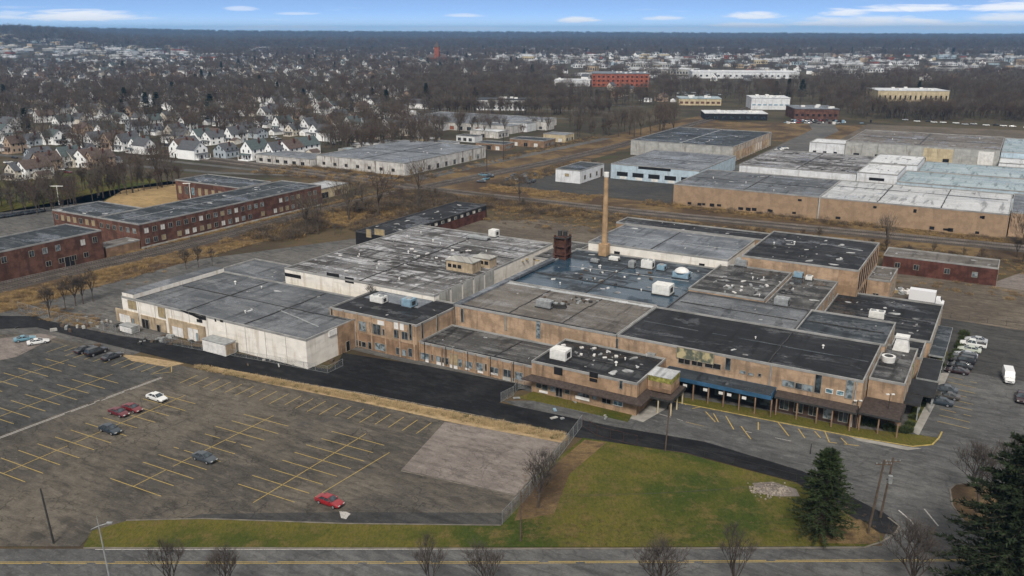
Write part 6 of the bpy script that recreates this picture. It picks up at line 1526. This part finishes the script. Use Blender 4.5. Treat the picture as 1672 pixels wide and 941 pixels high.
# left tree belt and other belts sighted individually
belt = []
for i in range(70):
    u, v = -352+rnd.gauss(0, 8), 150+i*1.6+rnd.gauss(0, 2); belt.append(fromUV(u, v))
for i in range(16): belt.append(G(150+i*9.6+rnd.uniform(-2, 2), 326-i*1.6+rnd.uniform(-3, 3)))
for i in range(40): belt.append(G(rnd.uniform(-60, 130), rnd.uniform(318, 352)))
for i in range(36): belt.append(G(rnd.uniform(520, 700), rnd.uniform(232, 250)))
for i in range(40): belt.append(G(rnd.uniform(930, 1110), rnd.uniform(196, 226)-(0)))
for i in range(8): belt.append(G(1010+i*10, 218-i*3))
woods = []
for i in range(420):
    px = rnd.uniform(1340, 1740); woods.append(G(px, rnd.uniform(181 if 1400 < px < 1560 else 160, 194)+(px-1340)*.02))
for i in range(150): woods.append(G(rnd.uniform(690, 1000), rnd.uniform(184, 189)))
for i in range(46): woods.append(G(rnd.uniform(600, 900), rnd.uniform(209, 226)))
for i in range(60): woods.append(G(rnd.uniform(520, 720), rnd.uniform(222, 246)))
ind = [(y, x, 'b') for x, y in belt] + [(y, x, 't') for x, y in trees]
for i in range(26): ind.append((*fromUV(rnd.uniform(-226, -188), rnd.uniform(215, 300))[::-1], 'b'))
for i in range(14): ind.append((*fromUV(rnd.uniform(-180, 40), rnd.uniform(284, 299))[::-1], 'b'))
ind = [q for q in ind if -60 < proj(q[1], q[0], 0)[0] < 1730] + [(9e9, q[1], q[2], q[0]) for q in ind if not -60 < proj(q[1], q[0], 0)[0] < 1730]
ind.sort(key=lambda q: q[0])
ind = [q if len(q) == 3 else (q[3], q[1], q[2]) for q in ind]
stuff_t = []
for n_, (y, x, k) in enumerate(ind):
    i = rnd.randrange(4); s = rnd.uniform(.8, 1.5)
    if n_ < 265:
        if (k == 'b' and rnd.random() < .55) or rnd.random() < .3: place_tree(MIDP[i % 3], x, y, 0, rnd.uniform(.3, .55) if toUV(x, y)[0] > -230 else rnd.uniform(.7, 1.05), rnd.random()*6, 'bare branching tree among the nearer houses and railway belts', 'bare branching trees of the nearer streets')
        else: place_tree(CLD[i], x, y, 0, s*.95, rnd.random()*6, 'bare rounded tree among the nearer houses and yards', 'bare trees among the nearer houses')
    else: stuff_t.append((x, y, 0, rnd.random()*6, s, rnd.choice((0, 1, 2, 3, 0, 1, 2, 3, 4, 5, 6))))
scatter('bare_woods', stuff_t + [(x, y, 0, rnd.random()*6, rnd.uniform(.8, 1.25), rnd.choice((0, 1, 2, 3, 4, 5, 6))) for x, y in woods], CLD + MIDP, 'bare grey brown woods standing between the houses of the middle distance', 'woods')
scatter('far_woods', [(x, y, hz(x, y), rnd.random()*6, rnd.uniform(.7, 1.3), rnd.randrange(3)) for x, y in far_t], FARP, 'bare woods of the far plain between the town buildings', 'woods')
scatter('hill_woods', [(x, y, hz(x, y)-1, rnd.random()*6, rnd.choice((.8, 1.2, 1.5, 2.3))*rnd.uniform(.8, 1.2), rnd.randrange(3)) for x, y in hill_t], FARP, 'blue grey wooded hills along the horizon', 'woods')
scatter('distant_houses', far_houses, [[h[2]] for h in HP], 'tiny pale houses scattered through the far woods', 'houses')
if far_blocks: scatter('distant_town', far_blocks, [[b_] for b_ in BLK_M], 'pale roofs of the farthest town blocks', 'town')
conif = []
for _ in range(420):
    a = R(rnd.uniform(-36, 36)); r_ = math.sqrt(rnd.uniform(700**2, 3000**2)); x, y = r_*math.sin(a), r_*math.cos(a); px, py = proj(x, y, 0); u, v = toUV(x, y)
    if free(x, y) and not (u > -225 and v < 750) and zone(px, py)[0] > .4: conif.append((x, y, 0, rnd.random()*6, rnd.uniform(.6, 1.15), rnd.randrange(2)))
scatter('distant_conifers', conif, DISTC, 'dark conifers dotted through the far bare woods', 'conifers')
# brush along the railway: bundles of dry stems
def bush(seed, n_, Rr, H, w, mat, L=(.5, 1.3)):
    r_ = random.Random(seed); m = MB()
    for i in range(n_):
        a = r_.random()*6.283; q = Rr*math.sqrt(r_.random()); p = Vector((math.cos(a)*q, math.sin(a)*q, H*r_.random()*.7*(1-q/Rr*.5)))
        m.sliver(p, p+Vector((math.cos(a)*.6+r_.gauss(0, .35), math.sin(a)*.6+r_.gauss(0, .35), 1)).normalized()*r_.uniform(*L), w)
    return m.mesh('brush_clump', mat)
BU = [bush(1, 190, 2.0, 2.0, .06, 'gold_twig'), bush(2, 220, 2.6, 3.2, .07, 'twig'), bush(3, 160, 1.5, 1.4, .05, 'twig2'), bush(4, 150, 1.7, 1.0, .08, 'straw_twig')]
bp = []
def addb(u, v, s=1.0, ks=(0, 1, 2, 3)):
    if rnd.random() < .5: bp.append((*fromUV(u+rnd.gauss(0, 3), v+rnd.gauss(0, 1.5)), .02, rnd.random()*6, s*rnd.uniform(.3, .7), rnd.choice((0, 2, 3, 3))))
    if math.sin(u*.13+v*.07)+math.sin(u*.05-v*.11+1) > 1.1: ks = (3, 0); s *= .6
    x, y = fromUV(u, v); bp.append((x, y, .02, rnd.random()*6, s*rnd.uniform(.6, 1.25), rnd.choice(ks)))
for i in range(620): addb(rnd.uniform(-227.5, -208), rnd.uniform(200, 300), 1.0, (0, 1, 1, 2))
for i in range(300): addb(rnd.uniform(-227, -213), rnd.uniform(110, 200), .6, (0, 3, 3))
for i in range(160): addb(rnd.uniform(-237.5, -236.5)-rnd.random()*2, rnd.uniform(160, 300), .5, (3, 0))
for i in range(360): addb(rnd.uniform(-205, -186), rnd.uniform(262, 300), 1.1, (1, 1, 2, 0))
for i in range(420): addb(rnd.uniform(-208, -140), rnd.uniform(284, 300), .9, (0, 1, 2, 3))
for i in range(520): addb(rnd.uniform(-140, 60), rnd.uniform(280, 299), .55, (0, 3, 3, 2))
for i in range(360): addb(rnd.uniform(-130, 60), rnd.uniform(322, 328), .5, (3, 0, 3))
for i in range(260): addb(rnd.uniform(-204, -150), rnd.uniform(316, 330), .6, (0, 3))
for i in range(220): addb(rnd.uniform(-206, -196), rnd.uniform(330, 420), .8, (0, 1))
for i in range(200): addb(rnd.uniform(-248, -240), rnd.uniform(330, 520), .7, (0, 3, 1))
for i in range(260): addb(rnd.uniform(-318, -246), rnd.uniform(322, 329), .6, (0, 1, 3))
for i in range(120): addb(rnd.uniform(-58, 30), rnd.uniform(250, 262) if rnd.random() < .3 else rnd.uniform(276, 286), .6, (0, 3))
for i in range(140): addb(rnd.uniform(-214, -184), rnd.uniform(112, 118)+rnd.random()*3, .4, (3, 0))
for i in range(500): addb(rnd.uniform(-228, -186), rnd.uniform(225, 300), .9, (0, 1, 1, 2))
for i in range(420): addb(rnd.uniform(-205, 60), rnd.uniform(283, 300), .7, (1, 1, 2, 0))
for i in range(260): addb(rnd.uniform(-130, 60), rnd.uniform(321, 329), .7, (1, 2, 0))
for i in range(260): addb(rnd.uniform(-330, -240), rnd.uniform(326, 330)-rnd.random()*30, .8, (0, 1, 2))
for i in range(300): addb(rnd.uniform(-200, -60), rnd.uniform(262, 284), .5, (0, 1, 2, 3))
scatter('dry_brush', bp, [[b_] for b_ in BU], 'dry brown brush covering the railway banks', 'brush')
tp = []
TU = [bush(7, 60, .5, .15, .03, 'tuft', (.15, .4)), bush(8, 60, .5, .1, .03, 'shrub', (.12, .3)), bush(9, 60, .5, .12, .03, 'straw_twig', (.12, .35))]
for i in range(1500):
    t_ = rnd.random(); px = 322+t_*600; c0 = 600+(px-335)*.187
    x, y = G(px, c0+rnd.uniform(-1, 11)*(.5+t_*.5)); tp.append((x, y, .1, rnd.random()*6, rnd.uniform(.6, 1.4), 0 if rnd.random() < .75 else 1))
for i in range(500):
    x, y = G(rnd.uniform(850, 960), rnd.uniform(760, 880)); tp.append((x, y, .12, rnd.random()*6, rnd.uniform(.3, .6), 2))
for i in range(2600):
    x, y = G(rnd.uniform(150, 1430), rnd.uniform(850, 893) if rnd.random() < .5 else rnd.uniform(750, 893))
    px, py = proj(x, y, 0)
    if py < 848 and px < 850 or px > 850 and py < 742+(px-1100)*.22 or (px < 950 and py < 870-(px-820)*1.1): continue
    tp.append((x, y, .1, rnd.random()*6, rnd.uniform(.3, .7), 1 if rnd.random() < .9 else 2))
scatter('grass_tufts', tp, [[b_] for b_ in TU], 'dry straw and grass tufts on the verge and lawn', 'grass')
# shrubs along the right side path and corner, each a thing
SHR = bush(5, 420, .75, 1.0, .09, 'shrub', (.2, .45))
def shrub(px, py, s, lb):
    x, y = G(px, py); o = bpy.data.objects.new('shrub', SHR); COL.objects.link(o); o.location = (x, y, .1); o.scale = (s, s, s*rnd.uniform(.8, 1.4)); o.rotation_euler.z = rnd.random()*6; tag(o, lb, 'shrub', 'evergreen shrubs by the side path')
for k in range(11): shrub(1480+k*5.6, 706-k*10.8, rnd.uniform(.9, 1.5), 'round evergreen shrub in the bed between the side path and the canopies')
for k in range(4): shrub(1450+k*9, 703+k*1.5, rnd.uniform(.9, 1.3), 'evergreen shrub in the low hedge at the planted corner')
for k in range(7): shrub(1556+k*3, 590-k*7, rnd.uniform(1.0, 1.6), 'evergreen shrub near the white pickup beside the path')
for k in range(3): shrub(1396+k*14, 690+k*3, 1.5, 'dark shrub under the corner canopy')

# ------------------------------------------------------------------ sky, light, air, camera
w = bpy.data.worlds.new('World'); sc.world = w; w.use_nodes = True; nt = w.node_tree
class WN(NT):
    def __init__(s, t): s.t = t; s.co = None
t = WN(nt)
dirv = t.n('ShaderNodeTexCoord').outputs['Generated']
sx = t.n('ShaderNodeSeparateXYZ', {0: dirv}); X, Y, Zz = sx.outputs
zl = t.math('MULTIPLY_ADD', t.math('MAXIMUM', Zz, 0.0), 6.5, .085)
lk = t.n('ShaderNodeVectorMath', {0: t.n('ShaderNodeCombineXYZ', {0: X, 1: Y, 2: zl}).outputs[0]}, operation='NORMALIZE').outputs[0]
sky = nt.nodes.new('ShaderNodeTexSky'); sky.sky_type = 'NISHITA'; sky.sun_disc = False; sky.sun_elevation = R(46); sky.sun_rotation = R(188); sky.air_density = 1.0; sky.dust_density = .3; sky.ozone_density = 4.0; sky.altitude = 100
nt.links.new(lk, sky.inputs[0])
az = t.math('ARCTAN2', X, Y); el = Zz
cv = t.n('ShaderNodeCombineXYZ', {0: t.math('MULTIPLY', az, 9.0), 1: t.math('MULTIPLY', el, 150.0), 2: 0.0}).outputs[0]
nz = t.noise(cv, 1.0, 6, .6, .4)
nz2 = t.noise(t.mp(cv, (2.2, 1.0, 1), loc=(3, 1, 0)), 1.3, 7, .62, .8)
mask = t.math('MULTIPLY', t.ramp(nz, .60, .76, 0, .6), t.ramp(el, -.002, .012, 1.0, .45))
for (px, py, wx, wy, st) in ((130, 31, 108, 11, 1), (943, 35, 34, 6, 1), (758, 27, 36, 4, .6), (398, 18, 26, 5, .5), (486, 25, 34, 3, .5), (1085, 32, 34, 5, .85), (1232, 29, 50, 8, .95), (1218, 44, 70, 6, .95), (1378, 25, 36, 8, .9), (1478, 20, 76, 7, 1), (1420, 40, 125, 12, 1), (1560, 46, 120, 8, .8), (1650, 19, 62, 11, 1), (1660, 33, 70, 9, .9), (1110, 48, 90, 4, .7), (760, 47, 110, 4, .6), (450, 46, 110, 4, .7), (560, 53, 50, 3, .4)):
    a0 = math.atan((px-836)/1455.0); e0 = math.sin((50-py)/1455.0)
    dx_ = t.math('DIVIDE', t.math('SUBTRACT', az, a0), wx/1455.0); dy_ = t.math('DIVIDE', t.math('SUBTRACT', el, e0), wy/1455.0)
    dy2 = t.math('MULTIPLY', dy_, t.math('MULTIPLY_ADD', t.math('LESS_THAN', dy_, 0.0), .7, 1.0))
    d2 = t.math('ADD', t.math('MULTIPLY', dx_, dx_), t.math('MULTIPLY', dy2, dy2))
    d2 = t.math('ADD', d2, t.math('MULTIPLY', t.math('SUBTRACT', nz2, .5), 3.4))
    mask = t.math('MAXIMUM', mask, t.ramp(d2, 1.3, -.1, 0, st*.95))
# broken grey overcast higher up, out of the frame
hi = t.ramp(t.noise(t.n('ShaderNodeVectorMath', {0: dirv, 'Scale': 3.0}, operation='SCALE').outputs[0], 1.0, 5, .6), .3, .5, .55, .95)
mask2 = t.math('MULTIPLY', t.ramp(el, .07, .22), hi)
base = t.mix(1.0, sky.outputs[0], (1.22, 1.34, 1.5), 'MULTIPLY'); base = t.mix(t.ramp(el, .022, -.004, .10, .48), base, (8.6, 9.2, 9.8))
c1 = t.mix(mask, base, (9.4, 9.5, 9.8))
c2 = t.mix(mask2, c1, (6.3, 6.1, 5.8))
bg = nt.nodes['Background']; nt.links.new(c2, bg.inputs[0]); bg.inputs[1].default_value = .085
sl = bpy.data.lights.new('sun', 'SUN'); sl.energy = 2.6; sl.angle = R(12); sl.color = (1.0, .95, .87)
so = bpy.data.objects.new('sun', sl); COL.objects.link(so)
sd = Vector((math.sin(R(188))*math.cos(R(46)), math.cos(R(188))*math.cos(R(46)), math.sin(R(46))))
so.rotation_euler = sd.to_track_quat('Z', 'Y').to_euler()
m = MB(); m.box(-19900, 19900, -19900, 19900, -3.0, 152); hzb = m.build('haze', [])
hm = bpy.data.materials.new('thin haze'); hm.use_nodes = True; hn = hm.node_tree; hn.nodes.clear()
pv = hn.nodes.new('ShaderNodeVolumePrincipled'); pv.inputs['Color'].default_value = (.27, .57, 1.0, 1); pv.inputs['Density'].default_value = 7.4e-5; pv.inputs['Anisotropy'].default_value = .1
ho = hn.nodes.new('ShaderNodeOutputMaterial'); hn.links.new(pv.outputs[0], ho.inputs['Volume']); hzb.data.materials.append(hm); hzb['kind'] = 'stuff'
tag(hzb, 'thin bluish haze veiling the far hills', 'haze')
cam = bpy.data.cameras.new('camera'); cam.sensor_width = 36; cam.lens = 36*F_/W_; cam.clip_start = 1; cam.clip_end = 40000
co = bpy.data.objects.new('camera', cam); COL.objects.link(co); co.location = (0, 0, CH); co.rotation_euler = (math.pi/2-PITCH, 0, 0); sc.camera = co
vs_ = sc.view_settings; vs_.view_transform = 'Standard'; vs_.look = 'None'; vs_.gamma = 1.0; vs_.exposure = 0.45; vs_.use_curve_mapping = False
sc.render.engine = 'CYCLES'; sc.cycles.use_denoising = True; sc.cycles.max_bounces = 4; sc.cycles.diffuse_bounces = 2; sc.cycles.glossy_bounces = 2; sc.cycles.volume_bounces = 0; sc.cycles.transparent_max_bounces = 4
